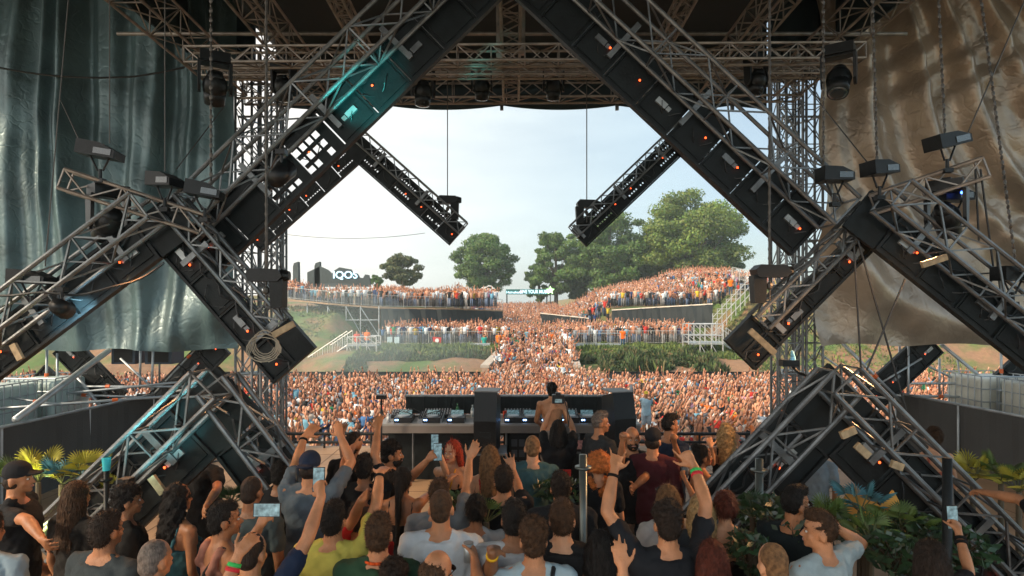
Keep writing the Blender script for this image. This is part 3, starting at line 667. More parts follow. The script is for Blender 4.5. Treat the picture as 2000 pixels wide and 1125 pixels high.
    c = MB(); hv = min(.010, vox); ds = hd_(.002, 55)
    if hair == 'short': hell(c, (0, -.014, 1.652), (.080, .092, .100)); hell(c, (0, -.045, 1.60), (.070, .058, .070)); hell(c, (0, .03, 1.705), (.06, .055, .045)); ds = hd_(.0025, 60)
    elif hair == 'quiff': hell(c, (0, -.018, 1.648), (.077, .086, .096)); hell(c, (0, .01, 1.712), (.066, .08, .05)); hell(c, (0, .055, 1.725), (.05, .035, .035)); ds = hd_(.004, 60)
    elif hair == 'buzz': hell(c, (0, -.010, 1.652), (.0755, .088, .0955)); hell(c, (0, -.045, 1.60), (.064, .052, .06)); ds = hd_(.0008, 90)
    elif hair in ('long', 'longwave', 'bob'):
        hell(c, (0, -.014, 1.652), (.084, .096, .104)); bot = {'long': 1.27, 'longwave': 1.27, 'bob': 1.44}[hair]
        for i in range(11):
            a = math.pi * (i / 10) ; x_, y_ = .074 * math.cos(a), -.012 - .078 * math.sin(a); k = rnd.uniform(-.02, .04)
            c.cone(Hd((x_, y_, 1.64)), Hd((x_ * 1.15, y_ * 1.05 - .008, 1.50)), .026 * s, .030 * s, 8)
            if hair != 'bob': c.cone(Hd((x_ * 1.15, y_ * 1.05 - .008, 1.50)), W((x_ * 1.0, min(y_, -.06) * 1.2 - .045, bot + k)), .027 * s, .012 * s, 8)
            else: c.cone(Hd((x_ * 1.15, y_ * 1.05 - .008, 1.50)), Hd((x_ * 1.25, y_ * 1.2 - .005, bot + k * .5)), .032 * s, .022 * s, 8)
        ds = (lambda co: .0045 * np.sin(co[:, 0] * 330 + 5 * np.sin(co[:, 2] * 14) + co[:, 1] * 150)) if hair != 'longwave' else hd_(.009, 32)
    elif hair == 'curly':
        hell(c, (0, -.02, 1.65), (.09, .10, .10)); rr_ = random.Random(int(x * 100))
        for i in range(170):
            a, u = rr_.uniform(0, 6.28), rr_.uniform(-1, 1); k = math.sqrt(1 - u * u)
            p = Vector((.112 * k * math.cos(a), -.035 + .105 * k * math.sin(a), 1.62 + .13 * u)); 
            if p.y > .035 and p.z < 1.68: continue
            if u < -.3: p.z -= .14 * (-u); p.y -= .03
            c.ell(Hd(p), rr_.uniform(.020, .032) * s, None, 8, 6)
        hv = .009; ds = hd_(.005, 70)
    elif hair == 'mop':
        hell(c, (0, -.014, 1.655), (.081, .093, .100)); hell(c, (0, -.045, 1.60), (.070, .056, .065)); rr_ = random.Random(int(x * 100))
        for i in range(90):
            a, u = rr_.uniform(0, 6.28), rr_.uniform(0, 1); k = math.sqrt(1 - u * u); c.ell(Hd((.078 * k * math.cos(a), -.01 + .09 * k * math.sin(a), 1.675 + .085 * u)), rr_.uniform(.012, .020) * s, None, 7, 5)
        hv = .008; ds = hd_(.003, 70)
    elif hair == 'bun': hell(c, (0, -.014, 1.652), (.079, .090, .100)); hell(c, (0, -.05, 1.59), (.066, .05, .06)); hell(c, (0, -.085, 1.725), (.046, .044, .042))
    elif hair == 'updo': hell(c, (0, -.018, 1.655), (.082, .094, .103)); hell(c, (0, -.085, 1.66), (.055, .045, .065)); ds = hd_(.007, 38)
    elif hair == 'pony':
        hell(c, (0, -.014, 1.652), (.080, .092, .101)); hell(c, (0, -.05, 1.60), (.066, .052, .06))
        c.cone(Hd((0, -.09, 1.67)), Hd((0, -.12, 1.56)), .032 * s, .034 * s); c.cone(Hd((0, -.12, 1.56)), W((0.0, -.155, 1.16)), .034 * s, .016 * s)
        ds = lambda co: .004 * np.sin(co[:, 0] * 330 + co[:, 1] * 150)
    elif hair == 'receding': hell(c, (0, -.040, 1.628), (.082, .076, .080)); hell(c, (0, -.05, 1.59), (.070, .055, .06)); ds = hd_(.003, 60)
    elif hair == 'hat': hell(c, (0, -.022, 1.60), (.0765, .078, .07))
    if hair != 'bald':
        hme = remesh(c, 'hair', hv, 1, ds, off)
        if hair != 'hat' and vox < .015: strands(hme, hair, Rh)
        link('hair', hme, hm, t)
    if hair == 'hat':
        back = (extra or {}).get('backcap'); c = MB(); hell(c, (0, -.006, 1.675), (.083, .101, .088)); k = -1 if back else 1
        c.cone(Hd((-.03, k * .10, 1.668)), Hd((-.03, k * .150, 1.655)), .012 * s, .008 * s); c.cone(Hd((.03, k * .10, 1.668)), Hd((.03, k * .150, 1.655)), .012 * s, .008 * s); hell(c, (0, k * .115, 1.662), (.068, .062, .010))
        link('cap', remesh(c, 'cap', .0085, 1, None, off), cloth_mat('cap' + (extra or {}).get('capk', 'black'), (extra or {}).get('capc', (.012, .013, .016))), t)
    if face:
        for sg in (-1, 1):
            c = MB(); c.ell(Hd((sg * .030, .083, 1.622)), (.012 * s, .008 * s, .0065 * s), Rh, 8, 6); c.build('eye', mat('eye_white', (.6, .58, .55), .3), t, True)
            c = MB(); c.ell(Hd((sg * .030, .0905, 1.622)), (.0052 * s, .0025 * s, .0052 * s), Rh, 8, 6); c.build('pupil', mat('pupil', (.02, .012, .01), .2), t, True)
            c = MB(); c.cone(Hd((sg * .017, .092, 1.646)), Hd((sg * .046, .082, 1.648)), .0042 * s, .003 * s, 6); c.build('eyebrow', hm, t, True)
        c = MB(); c.ell(Hd((0, .097, 1.562)), (.024 * s, .006 * s, .0075 * s), Rh, 10, 6); c.build('lips', mat('lips_' + ('red' if fem else 'pale'), (.42, .04, .035) if fem else (.36, .15, .11), .4), t, True)
    ex = extra or {}
    if ex.get('beard'):
        c = MB(); hell(c, (0, .040, 1.555), (.060, .060, .058)); hell(c, (0, .088, 1.578), (.028, .014, .007)); link('beard', remesh(c, 'beard', .009, 1, hd_(.003, 70), off), hm, t)
    if ex.get('lanyard'):
        c = MB(); n_ = 14
        pts = [W((.072 * math.cos(a), -.028 + .062 * math.sin(a), 1.478 - (0 if math.sin(a) < 0 else .03 * math.sin(a)))) for a in [math.radians(90 + 360 * k / n_) for k in range(n_ + 1)]]
        c.path(pts, .009, 5)
        c.path([W((-.05, .05, 1.46)), W((-.02, .135, 1.28)), W((0, .14, 1.10))], .008, 5); c.path([W((.05, .05, 1.46)), W((.02, .135, 1.28)), W((0, .14, 1.10))], .008, 5)
        c.build('lanyard', cloth_mat('lan' + ex['lanyard'][0], ex['lanyard'][1]), t, True)
        c = MB(); c.box(W((0, .15, 1.05)), (.08, .008, .10), Rb); c.build('badge', M_white, t)
    if ex.get('glasses'):
        c = MB(); gz = 1.624 if ex['glasses'] != 'head' else 1.70
        for sg in (-1, 1): c.ell(Hd((sg * .032, .098 if gz < 1.65 else .07, gz)), (.025 * s, .006 * s, .017 * s), Rh, 10, 6); c.tube(Hd((sg * .058, .092, gz)), Hd((sg * .083, 0, gz - .004)), .003, 5)
        c.tube(Hd((-.01, .1, gz)), Hd((.01, .1, gz)), .003, 5); c.build('sunglasses', M_gloss, t, True)
    if ex.get('backpack'):
        c = MB()
        for sg in ((-1, 1) if ex['backpack'] == 2 else (1,)):
            c.path([W((sg * .06, -.142, 1.0)), W((sg * .11, -.145, 1.2)), W((sg * .13, -.135, 1.36)), W((sg * .12, -.04, 1.475)), W((sg * .11, .09, 1.40)), W((sg * .12, .135, 1.2))], .013, 6)
        c.build('strap', M_strap, t, True)
    if ex.get('cross'):
        c = MB(); sg = ex['cross']; pts = [W((-sg * .17, -.135, 1.0)), W((-sg * .05, -.145, 1.18)), W((sg * .07, -.142, 1.34)), W((sg * .11, -.055, 1.475)), W((sg * .09, .10, 1.40))]; c.path(pts, .014, 6); c.build('strap', M_strap, t, True)
    for wr in ex.get('bands', ()):
        S, E, Wr, d = arms[wr[0]][:4]; v = (E - Wr).normalized(); p = Wr + v * wr[1]; c = MB()
        c.tube(p, p + v * .018, .0335 * s + wr[1] * .05, 14, .0345 * s + wr[1] * .05); c.build('wristband', cloth_mat('band' + wr[2], wr[3]), t, True)
    bpy.context.view_layer.update()
    return t, arms, W, Rb
M_shoe = mat('shoe_dark', (.03, .03, .035), .6); M_gloss = mat('dark_lens', (.01, .01, .012), .12); M_strap = mat('strap_black', (.012, .012, .013), .7)
M_phone = mat('phone_body', (.02, .02, .022), .25); M_screen = mat('phone_screen', (.22, .34, .38), .3, var=.9, scale=30, emit=(.2, .42, .5, .05))
def phone(label, arm, scr=True, land=False, vert=None):
    S, E, Wr, d, nn, ts, pose = arm; c = Wr + d * .125 + nn * .022; u = d if not land else nn.cross(d)
    up = Vector((0, 0, 1)); face = Vector((0, -1, .1)).normalized(); u = (up - face * up.dot(face)).normalized(); v = u.cross(face)
    if land: u, v = v, u
    t = thing('phone', label, 'phone', tuple(c)); R = Matrix((v, face, u)).transposed()
    if R.determinant() < 0: R = Matrix((-v, face, u)).transposed()
    m = MB(); m.box(c, (.072, .009, .148), R); m.build('case', M_phone, t)
    if scr: m = MB(); m.box(c + face * .0052, (.066, .001, .138), R); m.build('screen', M_screen, t)
def cup(label, arm, col=(.3, .45, .45), h=.12, r=.033, can=False):
    S, E, Wr, d, nn, ts, pose = arm; c = Wr + d * .075 + nn * .038; t = thing('drink_can' if can else 'drink_cup', label, 'can' if can else 'cup', tuple(c - Vector((0, 0, h / 2))))
    m = MB(); m.tube(c - Vector((0, 0, h / 2)), c + Vector((0, 0, h / 2)), r * .85 if not can else r, 16, r); m.build('cup', mat('cup%d' % int(col[0] * 100), col, .35, .6 if can else 0), t, True)
    m = MB(); m.tube(c + Vector((0, 0, h / 2)), c + Vector((0, 0, h / 2 + .004)), r * 1.04, 16); m.build('rim', M_aluw, t)

# ---------------------------------------------------------------- the crowd
CG = [(0.015, .016, .018)] * 9 + [(.66, .70, .72)] * 10 + [(.30, .33, .36)] * 3 + [(.55, .03, .02)] * 2 + [(.02, .05, .16)] * 3 + [(.14, .35, .48)] * 3 + [(.05, .15, .35)] + [(.65, .55, .45)] * 2 + [(.6, .42, .03), (.03, .22, .1), (.7, .16, .02), (.4, .2, .3)] + [(.42, .23, .15)] * 5
SKN = [(.56, .27, .165), (.48, .205, .115), (.64, .35, .23), (.36, .15, .08)]
def lowperson(v):
    """low poly festivalgoer facing -Y: arrays of verts, quads, class per vert (0 skin 1 top 2 hair 3 legs)"""
    r = random.Random(v); m = MB(); cl = []
    def mark(c): cl.extend([c] * (len(m.v) - len(cl)))
    m.ell((0, -.01, 1.62), (.078, .095, .115), None, 7, 5); mark(0)
    m.ell((0, .022, 1.655), (.084, .090, .098), None, 7, 5); mark(2)
    m.loft([(.86, .16, .11, 0), (1.1, .145, .10, 0), (1.34, .19, .11, 0), (1.44, .15, .07, 0)], 7, 2); mark(1)
    m.tube((0, 0, 1.42), (0, 0, 1.56), .055, 5, caps=False); mark(0)
    for sg in (-1, 1): m.tube((sg * .09, 0, .05), (sg * .08, 0, .9), .06, 4, .09); mark(3)
    for sg in (-1, 1):
        S = Vector((sg * .18, 0, 1.38)); mode = r.choice(['up', 'up2', 'down', 'bend', 'wide', 'clap']) if v % 2 else r.choice(['up', 'down', 'down', 'bend'])
        if mode == 'up': E = S + Vector((sg * .10, -.08, .24)); W_ = E + Vector((r.uniform(-.1, .05) * sg, -.06, .25))
        elif mode == 'up2': E = S + Vector((sg * .16, -.02, .2)); W_ = E + Vector((sg * .04, -.05, .27))
        elif mode == 'wide': E = S + Vector((sg * .24, -.05, .12)); W_ = E + Vector((sg * .1, -.1, .22))
        elif mode == 'clap': E = S + Vector((sg * .05, -.2, .16)); W_ = E + Vector((-sg * .14, -.1, .2))
        elif mode == 'bend': E = S + Vector((sg * .05, -.08, -.26)); W_ = E + Vector((-sg * .08, -.2, .16))
        else: E = S + Vector((sg * .05, 0, -.28)); W_ = E + Vector((0, -.06, -.24))
        m.tube(S, S.lerp(E, .55), .062, 4, .055); mark(1); m.tube(S.lerp(E, .5), E, .045, 4, .038, False); m.tube(E, W_, .038, 4, .026); d = (W_ - E).normalized(); m.tube(W_, W_ + d * .16, .036, 4, .022); mark(0)
    return np.array(m.v, np.float32), m.f, np.array(cl)
def crowd(name, label, pos, seed, dens_skin=.12):
    rs = np.random.RandomState(seed); tp = [lowperson(k) for k in range(14)]; VS, FS, CS = [], [], []; off = 0
    for (x, y, z) in pos:
        V, Fc, K = tp[rs.randint(14)]; a = math.atan2(x, -y) * 0 + rs.uniform(-.6, .6) + math.atan2(-(x - 1), y) * -.6; s = rs.uniform(.86, 1.10); c, q = math.cos(a) * s, math.sin(a) * s
        W_ = np.stack([V[:, 0] * c - V[:, 1] * q + x, V[:, 0] * q + V[:, 1] * c + y, V[:, 2] * s + z], 1)
        sk = np.array(SKN[rs.randint(4)]) * rs.uniform(.8, 1.15); top = sk if rs.rand() < dens_skin else np.array(CG[rs.randint(len(CG))]) * rs.uniform(.8, 1.1)
        hr = np.array([(.02, .014, .01), (.05, .03, .018), (.03, .02, .015), (.28, .17, .08), (.012, .01, .01), (.5, .5, .48)][rs.choice(6, p=[.3, .25, .2, .13, .08, .04])]); lg = np.array([(.03, .04, .07), (.02, .02, .02), (.2, .2, .2), (.1, .14, .22)][rs.randint(4)])
        pal = np.stack([sk, top, hr, lg]); CS.append(pal[K]); VS.append(W_); FS.append((off, Fc)); off += len(V)
    V = np.concatenate(VS); K = np.concatenate(CS); faces = [tuple(i + o for i in f) for o, fc in FS for f in fc]
    me = bpy.data.meshes.new(name); me.from_pydata([], [], []); 
    nl = sum(len(f) for f in faces); me.vertices.add(len(V)); me.loops.add(nl); me.polygons.add(len(faces)); me.vertices.foreach_set('co', V.ravel().astype(np.float32))
    ls = np.fromiter((i for f in faces for i in f), np.int32, nl); st = np.zeros(len(faces), np.int32); st[1:] = np.cumsum([len(f) for f in faces])[:-1]
    me.loops.foreach_set('vertex_index', ls); me.polygons.foreach_set('loop_start', st); me.polygons.foreach_set('use_smooth', np.ones(len(faces), bool)); me.update(calc_edges=True)
    ca = me.color_attributes.new('Col', 'FLOAT_COLOR', 'POINT'); cc = np.ones((len(V), 4), np.float32); cc[:, :3] = K; ca.data.foreach_set('color', cc.ravel())
    o = link(name, me, M_vcol); tag(o, label, 'crowd', kind='stuff'); return o
def spots(x0, x1, y0, y1, d, f=None, h=.0):
    """jittered rows"""
    P_ = []; st = 1 / math.sqrt(d); y = y0
    while y < y1:
        X0 = x0(y) if callable(x0) else x0; X1 = x1(y) if callable(x1) else x1; x = X0 + rnd.uniform(0, st)
        while x < X1:
            xx, yy = x + rnd.uniform(-.48, .48) * st, y + rnd.uniform(-.48, .48) * st
            if (f is None or f(xx, yy)) and noise.noise((xx * .5, yy * .5, 31)) > -.42 + rnd.uniform(-.1, .1): P_.append((xx, yy, th(xx, yy) - .0 + h))
            x += st
        y += st * .9
    return P_
FRONT = 22.2
pit = spots(lambda y: -y * .92, lambda y: y * .92, FRONT, 37.6, 3.0)
pit += spots(-1.4, 5.2, 37.6, 50, 3.2, lambda x, y: -1.3 + (y - 40) * .09 < x < 4.3 + (y - 40) * .05 or y < 40)
crowd('crowd', 'dense festival crowd filling the pit behind the front rows', pit, 1)
ramp = spots(-.2, 5.0, 50, 62, 3.2) + spots(lambda y: -1 - (y - 62) * .05, lambda y: 5.4 + (y - 62) * .05, 62, 118, 1.8)
crowd('crowd', 'packed crowd climbing the central ramp to the green banner', ramp, 2)
ter = spots(lambda y: -.207 * y, -.2, 53.8, 61, 2.6); crowd('crowd', 'crowd standing behind the barriers on the left terrace', ter, 3)
ter = spots(5, lambda y: .287 * y, 53.9, 61, 2.6); crowd('crowd', 'crowd standing behind the barriers on the right terrace', ter, 4)
up = spots(lambda y: -.21 * y, lambda y: -.01 * y - 1, 64.5, 84, 1.5) + [(x, y, 3.02) for x, y, z in spots(-12.0, -1.6, 59.2, 62.5, 2.8)] + [(x, y, 3.08 + max(0, (-.31 * y - x) * .25)) for x, y, z in spots(lambda y: -.372 * y, -12.3, 58.0, 64, 2.2)]
crowd('crowd', 'crowd on the upper left platform under the small sign', up, 5)
up = [(x, y, max(z, 3.1 if y < 66 and x > 10 else 0)) for x, y, z in spots(lambda y: 4.5, lambda y: .352 * y, 62.8, 92, 1.9)]
crowd('crowd', 'packed crowd on the rising upper right terrace below the trees', up, 6)
up = spots(lambda y: .36 * y, lambda y: .45 * y, 62, 72, 1.8); crowd('crowd', 'people behind the railing at the top of the right slope', up, 7)
# individual festivalgoers in the front rows: a few figures built once, then copied
M_top_r = mat('tee_tint', (1, 1, 1), .85, rand=True); M_skin_r = mat('skin_tint', SKN[0], .55, 0, .12, 14)
M_skin_rr = mat('skin_tinted', (1, 1, 1), .55, 0, .12, 14, rand=True)
PZ = 'front row festivalgoers in the pit'
def crowd_proto(k):
    r = random.Random(100 + k); s = 1; b = MB(); c = MB(); l = MB(); h = MB(); fem = k % 3 == 2
    b.loft([(z, hw * .9, hd * .9, yo) for z, hw, hd, yo in TORSO], 12); b.cone((0, -.0, 1.42), (0, 0, 1.57), .052, .05)
    b.ell((0, 0, 1.63), (.076, .094, .112)); b.ell((0, -.05, 1.575), (.052, .055, .05)); b.cone((0, -.09, 1.63), (0, -.105, 1.6), .012, .016, 8)
    for sg in (-1, 1): b.ell((sg * .078, .01, 1.61), (.012, .02, .03), None, 8, 6)
    c.loft([(z, hw + .018, hd + .018, yo) for z, hw, hd, yo in TORSO if z < 1.45], 12); c.loft([(.82, .17, .12, 0), (1.1, .165, .12, 0)], 12)
    md = [('up', 'up'), ('wide', 'up'), ('bend', 'bend'), ('clap', 'clap'), ('down', 'up'), ('bend', 'down'), ('up', 'bend'), ('wide', 'wide'), ('up', 'up'), ('down', 'bend')][k]
    for sg, mode in ((-1, md[0]), (1, md[1])):
        S = Vector((sg * .185, 0, 1.40)); o = {'up': ((.10, -.08, .25), (r.uniform(-.1, .05), -.06, .24)), 'wide': ((.24, -.05, .13), (.08, -.08, .22)), 'clap': ((.05, -.2, .16), (-.14, -.1, .2)), 'bend': ((.06, -.08, -.26), (-.08, -.2, .16)), 'down': ((.05, 0, -.28), (0, -.06, -.24))}[mode]
        E = S + Vector((sg * o[0][0], o[0][1], o[0][2])); W_ = E + Vector((sg * o[1][0], o[1][1], o[1][2])); d = (W_ - E).normalized()
        b.ell(S, .055); b.cone(S, E, .05, .038); b.cone(E, W_, .04, .027); b.cone(W_, W_ + d * .09, .032, .038)
        side = d.cross(Vector((0, 1, 0))).normalized()
        for q in (-.033, -.011, .011, .033): b.cone(W_ + d * .09 + side * q, W_ + d * .165 + side * q * 1.6, .011, .009, 6)
        b.cone(W_ + d * .04, W_ + d * .09 - side * sg * .06, .013, .011, 6)
        c.cone(S, S.lerp(E, .6), .068, .06); c.cone((sg * .05, 0, 1.44), (sg * .15, 0, 1.41), .05, .06)
    for sg in (-1, 1):
        b.cone((sg * .09, 0, .9), (sg * .1, -.02, .49), .085, .055); b.cone((sg * .1, -.02, .49), (sg * .11, .02, .08), .055, .04); b.cone((sg * .11, .04, .045), (sg * .12, -.13, .035), .045, .035)
        l.cone((sg * .09, 0, .9), (sg * .1, -.02, .49), .10, .075); l.cone((sg * .1, -.02, .49), (sg * .11, .02, .12), .07, .055)
    l.loft([(.82, .16, .11, 0), (.98, .175, .12, 0)], 12)
    h.ell((0, .018, 1.655), (.083, .09, .1)); h.ell((0, .05, 1.6), (.07, .05, .065))
    if fem: [h.cone((sx * .07, .03, 1.62), (sx * .09, .05, 1.36), .03, .025, 8) for sx in (-1, -.5, 0, .5, 1)]
    return (remesh(b, 'body', .020, 2), remesh(c, 'shirt', .024, 2), remesh(l, 'trousers', .026, 2), remesh(h, 'hair', .018, 1)), md
protos = [crowd_proto(k) for k in range(10)]
tops = [('black', (.014, .015, .017)), ('white', (.62, .64, .64)), ('grey', (.22, .24, .26)), ('navy', (.02, .04, .12)), ('red', (.5, .03, .02)), ('light blue', (.16, .38, .5)), ('dark green', (.03, .12, .06)), ('beige', (.5, .4, .3)), ('orange', (.65, .18, .02))]
wts = [11, 8, 5, 3, 2, 3, 1, 2, 1]
arm_txt = {('up', 'up'): 'both arms raised', ('wide', 'up'): 'arms thrown up and out', ('bend', 'bend'): 'forearms held in front', ('clap', 'clap'): 'hands clapping overhead', ('down', 'up'): 'one arm raised, other down', ('bend', 'down'): 'one forearm raised', ('up', 'bend'): 'one arm raised, other bent', ('wide', 'wide'): 'both arms spread wide', ('down', 'bend'): 'one arm bent low'}
hairs = [('dark_hair', mat('far_dark', (.02, .014, .011), .7), 'dark'), ('brown_hair', mat('far_brown', (.07, .04, .022), .7), 'brown'), ('fair_hair', mat('far_fair', (.34, .21, .1), .7), 'fair'), ('black_hair', mat('far_black', (.009, .008, .008), .7), 'black')]
legm = [mat('far_jeans', (.04, .055, .1), .8), mat('far_black_legs', (.015, .015, .016), .8), mat('far_shorts', (.25, .23, .2), .8)]
def mset(o, m):
    o.data.materials.clear() if False else None
    if len(o.data.materials) == 0: o.data.materials.append(m)
    o.material_slots[0].link = 'OBJECT'; o.material_slots[0].material = m
cand = [p for p in spots(lambda y: -y * .86, lambda y: y * .86, 18.3, 21.9, 3.0) if not (abs(p[0] - .2) < 2.2 and p[1] < 18.6)]
cand.sort(key=lambda p: p[1]); n_ind = 0
for (x, y, z) in cand:
    if n_ind >= 245: break
    # hidden behind DJ table or side screens: keep only those the photo can show
    k = rnd.randrange(10); (B, S_, L_, H_), md = protos[k]; ti = rnd.choices(range(9), wts)[0]; hi = rnd.choices(range(4), [5, 3, 2, 2])[0]
    lab = '%s haired pit festivalgoer, %s top, %s, %s' % (hairs[hi][2], tops[ti][0], arm_txt[md], 'left of the table' if x < -2.6 else ('right of the table' if x > 2.6 else 'behind the table'))
    t = thing('person', lab, 'person', (x, y, z), PZ); t.rotation_euler = (0, 0, rnd.uniform(-.5, .5) + math.atan2(x, y) * -.6 * -1 * -1); sc_ = rnd.uniform(.93, 1.05); t.scale = (sc_,) * 3
    sk = SKN[rnd.randrange(4)]
    for nm, me_, m_, col in (('body', B, M_skin_rr, sk), ('shirt', S_, M_top_r, tops[ti][1]), ('trousers', L_, legm[rnd.randrange(3)], None), ('hair', H_, hairs[hi][1], None)):
        o = bpy.data.objects.new(nm, me_); C.objects.link(o); o.parent = t; mset(o, m_)
        if col: q = rnd.uniform(.85, 1.1); o.color = (col[0] * q, col[1] * q, col[2] * q, 1)
    n_ind += 1
# ---------------------------------------------------------------- stage roof, fascia, drapes
M_roof = mat('roof_fabric', (.018, .022, .024), .75, 0, .3, .8, .3, 3)
t = thing('stage_roof', 'black fabric roof over the stage with a scalloped front edge', 'roof', (0, 5, 8)); m = MB()
nxr = 14
for i in range(nxr):
    x0, x1 = -16 + 32 * i / nxr, -16 + 32 * (i + 1) / nxr
    for j in range(8):
        y0, y1 = -5 + 18.2 * j / 8, -5 + 18.2 * (j + 1) / 8; zz = lambda x, y: (10.4 if abs(x) > 6.5 else 8.15) + .12 * math.sin(x * 1.9) * math.sin(y * 1.1)
        m.poly([(x0, y0, zz(x0, y0)), (x1, y0, zz(x1, y0)), (x1, y1, zz(x1, y1)), (x0, y1, zz(x0, y1))])
m.build('canopy', M_roof, t, True); m = MB(); px = 560; k = 0
def fz(px): u = ((px - 980) / 225) % 1; return 205 + 9 * math.sin(math.pi * u) ** .8
for i in range(84):
    a, b_ = 540 + i * 11.4, 540 + (i + 1) * 11.4; m.prism([P(a, 30, 13.15), P(b_, 30, 13.15), P(b_, fz(b_), 13.1), P(a, fz(a), 13.1)], (0, .03, 0))
for sx in (-1, 1): m.box((sx * 6.45, 13.12, 9.2), (1.95, .04, 2.7)); m.box((sx * 6.5, 5.0, 9.25), (.04, 16, 2.3))
m.build('fascia', mat('fascia_fabric', (.022, .04, .048), .7, 0, .2, 1), t)
m = MB()
for px in (755, 980, 1205, 1430): m.box(P(px, 205, 13.0), (.07, .06, .22))
m.build('bracket', M_alu, t)
def drape(name, lab, px0, px1, pyb, Y, fn, m, nx=330, nz=220, ptop=-80, tilt=0):
    x0, x1 = P(px0, 0, Y).x, P(px1, 0, Y).x; zb = P(0, pyb, Y).z; zt = 10.3; v = np.zeros((nz, nx, 3)); X, Z = np.meshgrid(np.linspace(x0, x1, nx), np.linspace(zb, zt, nz))
    u = (X - x0) / (x1 - x0); w = (Z - zb) / (zt - zb); v[..., 0] = X; v[..., 2] = Z + .03 * np.sin(X * 3) * (1 - w); v[..., 1] = Y + fn(u, w, X, Z) + tilt * u
    me = bpy.data.meshes.new(name); i = np.arange(nz * nx).reshape(nz, nx); f = np.stack([i[:-1, :-1], i[:-1, 1:], i[1:, 1:], i[1:, :-1]], -1).reshape(-1, 4)
    me.from_pydata(v.reshape(-1, 3).tolist(), [], f.tolist()); me.update(); me.polygons.foreach_set('use_smooth', [True] * len(f)); o = link(name, me, m); tag(o, lab, 'drape'); return o
def ridge(p, k=2.): return np.power(.5 + .5 * np.sin(p), k)
def fl(u, w, X, Z):
    q = X * 2.6 + 1.2 * np.sin(X * .8) + .3 * np.sin(Z * .7 + X) + (Z - 5) * .10 * np.sin(X * 2.1); g = .30 * ridge(q * 1.25, 3.2) + .16 * ridge(q * 2.7 + 1.4 + .22 * Z * np.sin(X * 2), 2.6) + .03 * np.sin(q * 5 + Z * .5)
    bot = np.clip(1 - w * 2.6, 0, 1); d = .24 * ridge(2.0 * (X * .9 - Z * 1.0), 2) * bot * np.clip((u - .45) * 3, 0, 1)
    return -(g * (1 - .7 * bot) + d) + .02 * np.sin(3.1 * X + 2 * Z + 2 * np.sin(Z))
def fr(u, w, X, Z):
    c = np.clip(1 - u * 1.15, 0, 1); q = (X - 5.6) * 2.6 - (8.2 - Z) * 1.15 * (.25 + u * 1.9) + .4 * np.sin(Z * 1.3); g = .30 * ridge(q * 2.5, 2.0) * (.55 + c) + .12 * ridge(q * 3.3 + 1, 2.4) * c
    low = np.clip(1 - w * 2.4, 0, 1); arc = .42 * ridge(3.0 * np.sqrt((X - 10.5) ** 2 + (Z - 6.6) ** 2 * 1.25), 2.4) * low * np.clip(1.15 - u, 0, 1)
    cr = .025 * np.abs(np.sin(2.6 * X + 4.2 * Z + 2 * np.sin(X * 1.7 + Z))) * (1 - c) * 1.5 + .02 * np.sin(6 * X - 5 * Z + 3 * np.sin(2 * Z)); hor = .07 * ridge(Z * 6 + 1.6 * np.sin(X * 1.3), 3) * np.clip(u * 1.6 - .4, 0, 1) * np.clip(w * 2 - .5, 0, 1)
    return -(g * (1 - .7 * low) + arc + cr + hor)
def drape_mat(name, col, r, sc_):
    m = _drape_mat(name, col, r, sc_); n = m.node_tree; b = n.nodes['Principled BSDF']; old = [q for q in n.nodes if q.type == 'BUMP'][0]; co = [q for q in n.nodes if q.type == 'TEX_COORD'][0]
    d = n.nodes.new('ShaderNodeTexNoise'); d.inputs['Scale'].default_value = 1.1; d.inputs['Detail'].default_value = 3; n.links.new(co.outputs['Object'], d.inputs['Vector'])
    ad = n.nodes.new('ShaderNodeVectorMath'); ad.operation = 'MULTIPLY_ADD'; ad.inputs[1].default_value = (1.6, 1.6, 1.6); n.links.new(d.outputs['Color'], ad.inputs[0]); n.links.new(co.outputs['Object'], ad.inputs[2])
    vo = n.nodes.new('ShaderNodeTexVoronoi'); vo.feature = 'DISTANCE_TO_EDGE'; vo.inputs['Scale'].default_value = 2.6; n.links.new(ad.outputs[0], vo.inputs['Vector'])
    mr = n.nodes.new('ShaderNodeMapRange'); mr.inputs[2].default_value = .10; n.links.new(vo.outputs['Distance'], mr.inputs[0])
    bp = n.nodes.new('ShaderNodeBump'); bp.inputs['Strength'].default_value = .16; bp.inputs['Distance'].default_value = .02; n.links.new(mr.outputs[0], bp.inputs['Height']); n.links.new(old.outputs[0], bp.inputs['Normal']); n.links.new(bp.outputs[0], b.inputs['Normal'])
    return m
def _drape_mat(name, col, r, sc_):
    m = mat(name, col, r, .35, .35, 1.4, .45, 9, spec=.7); n = m.node_tree; return m
drape('side_drape', 'tall dark vinyl drape, coloured teal as if skylit, hanging in vertical folds at stage right wing', -330, 466, 683, 12.4, fl, drape_mat('drape_skylit_teal', (.07, .12, .13), .40, 1), nx=420)  # cool sky light is put into this drape's teal base colour
drape('side_drape', 'tall vinyl drape, coloured bronze as if warmly lit, with sweeping creases in the opposite wing', 1590, 2330, 673, 12.4, fr, drape_mat('drape_warmlit_bronze', (.32, .25, .185), .34, 1), nx=420)  # warm light on this side is put into the bronze base colour

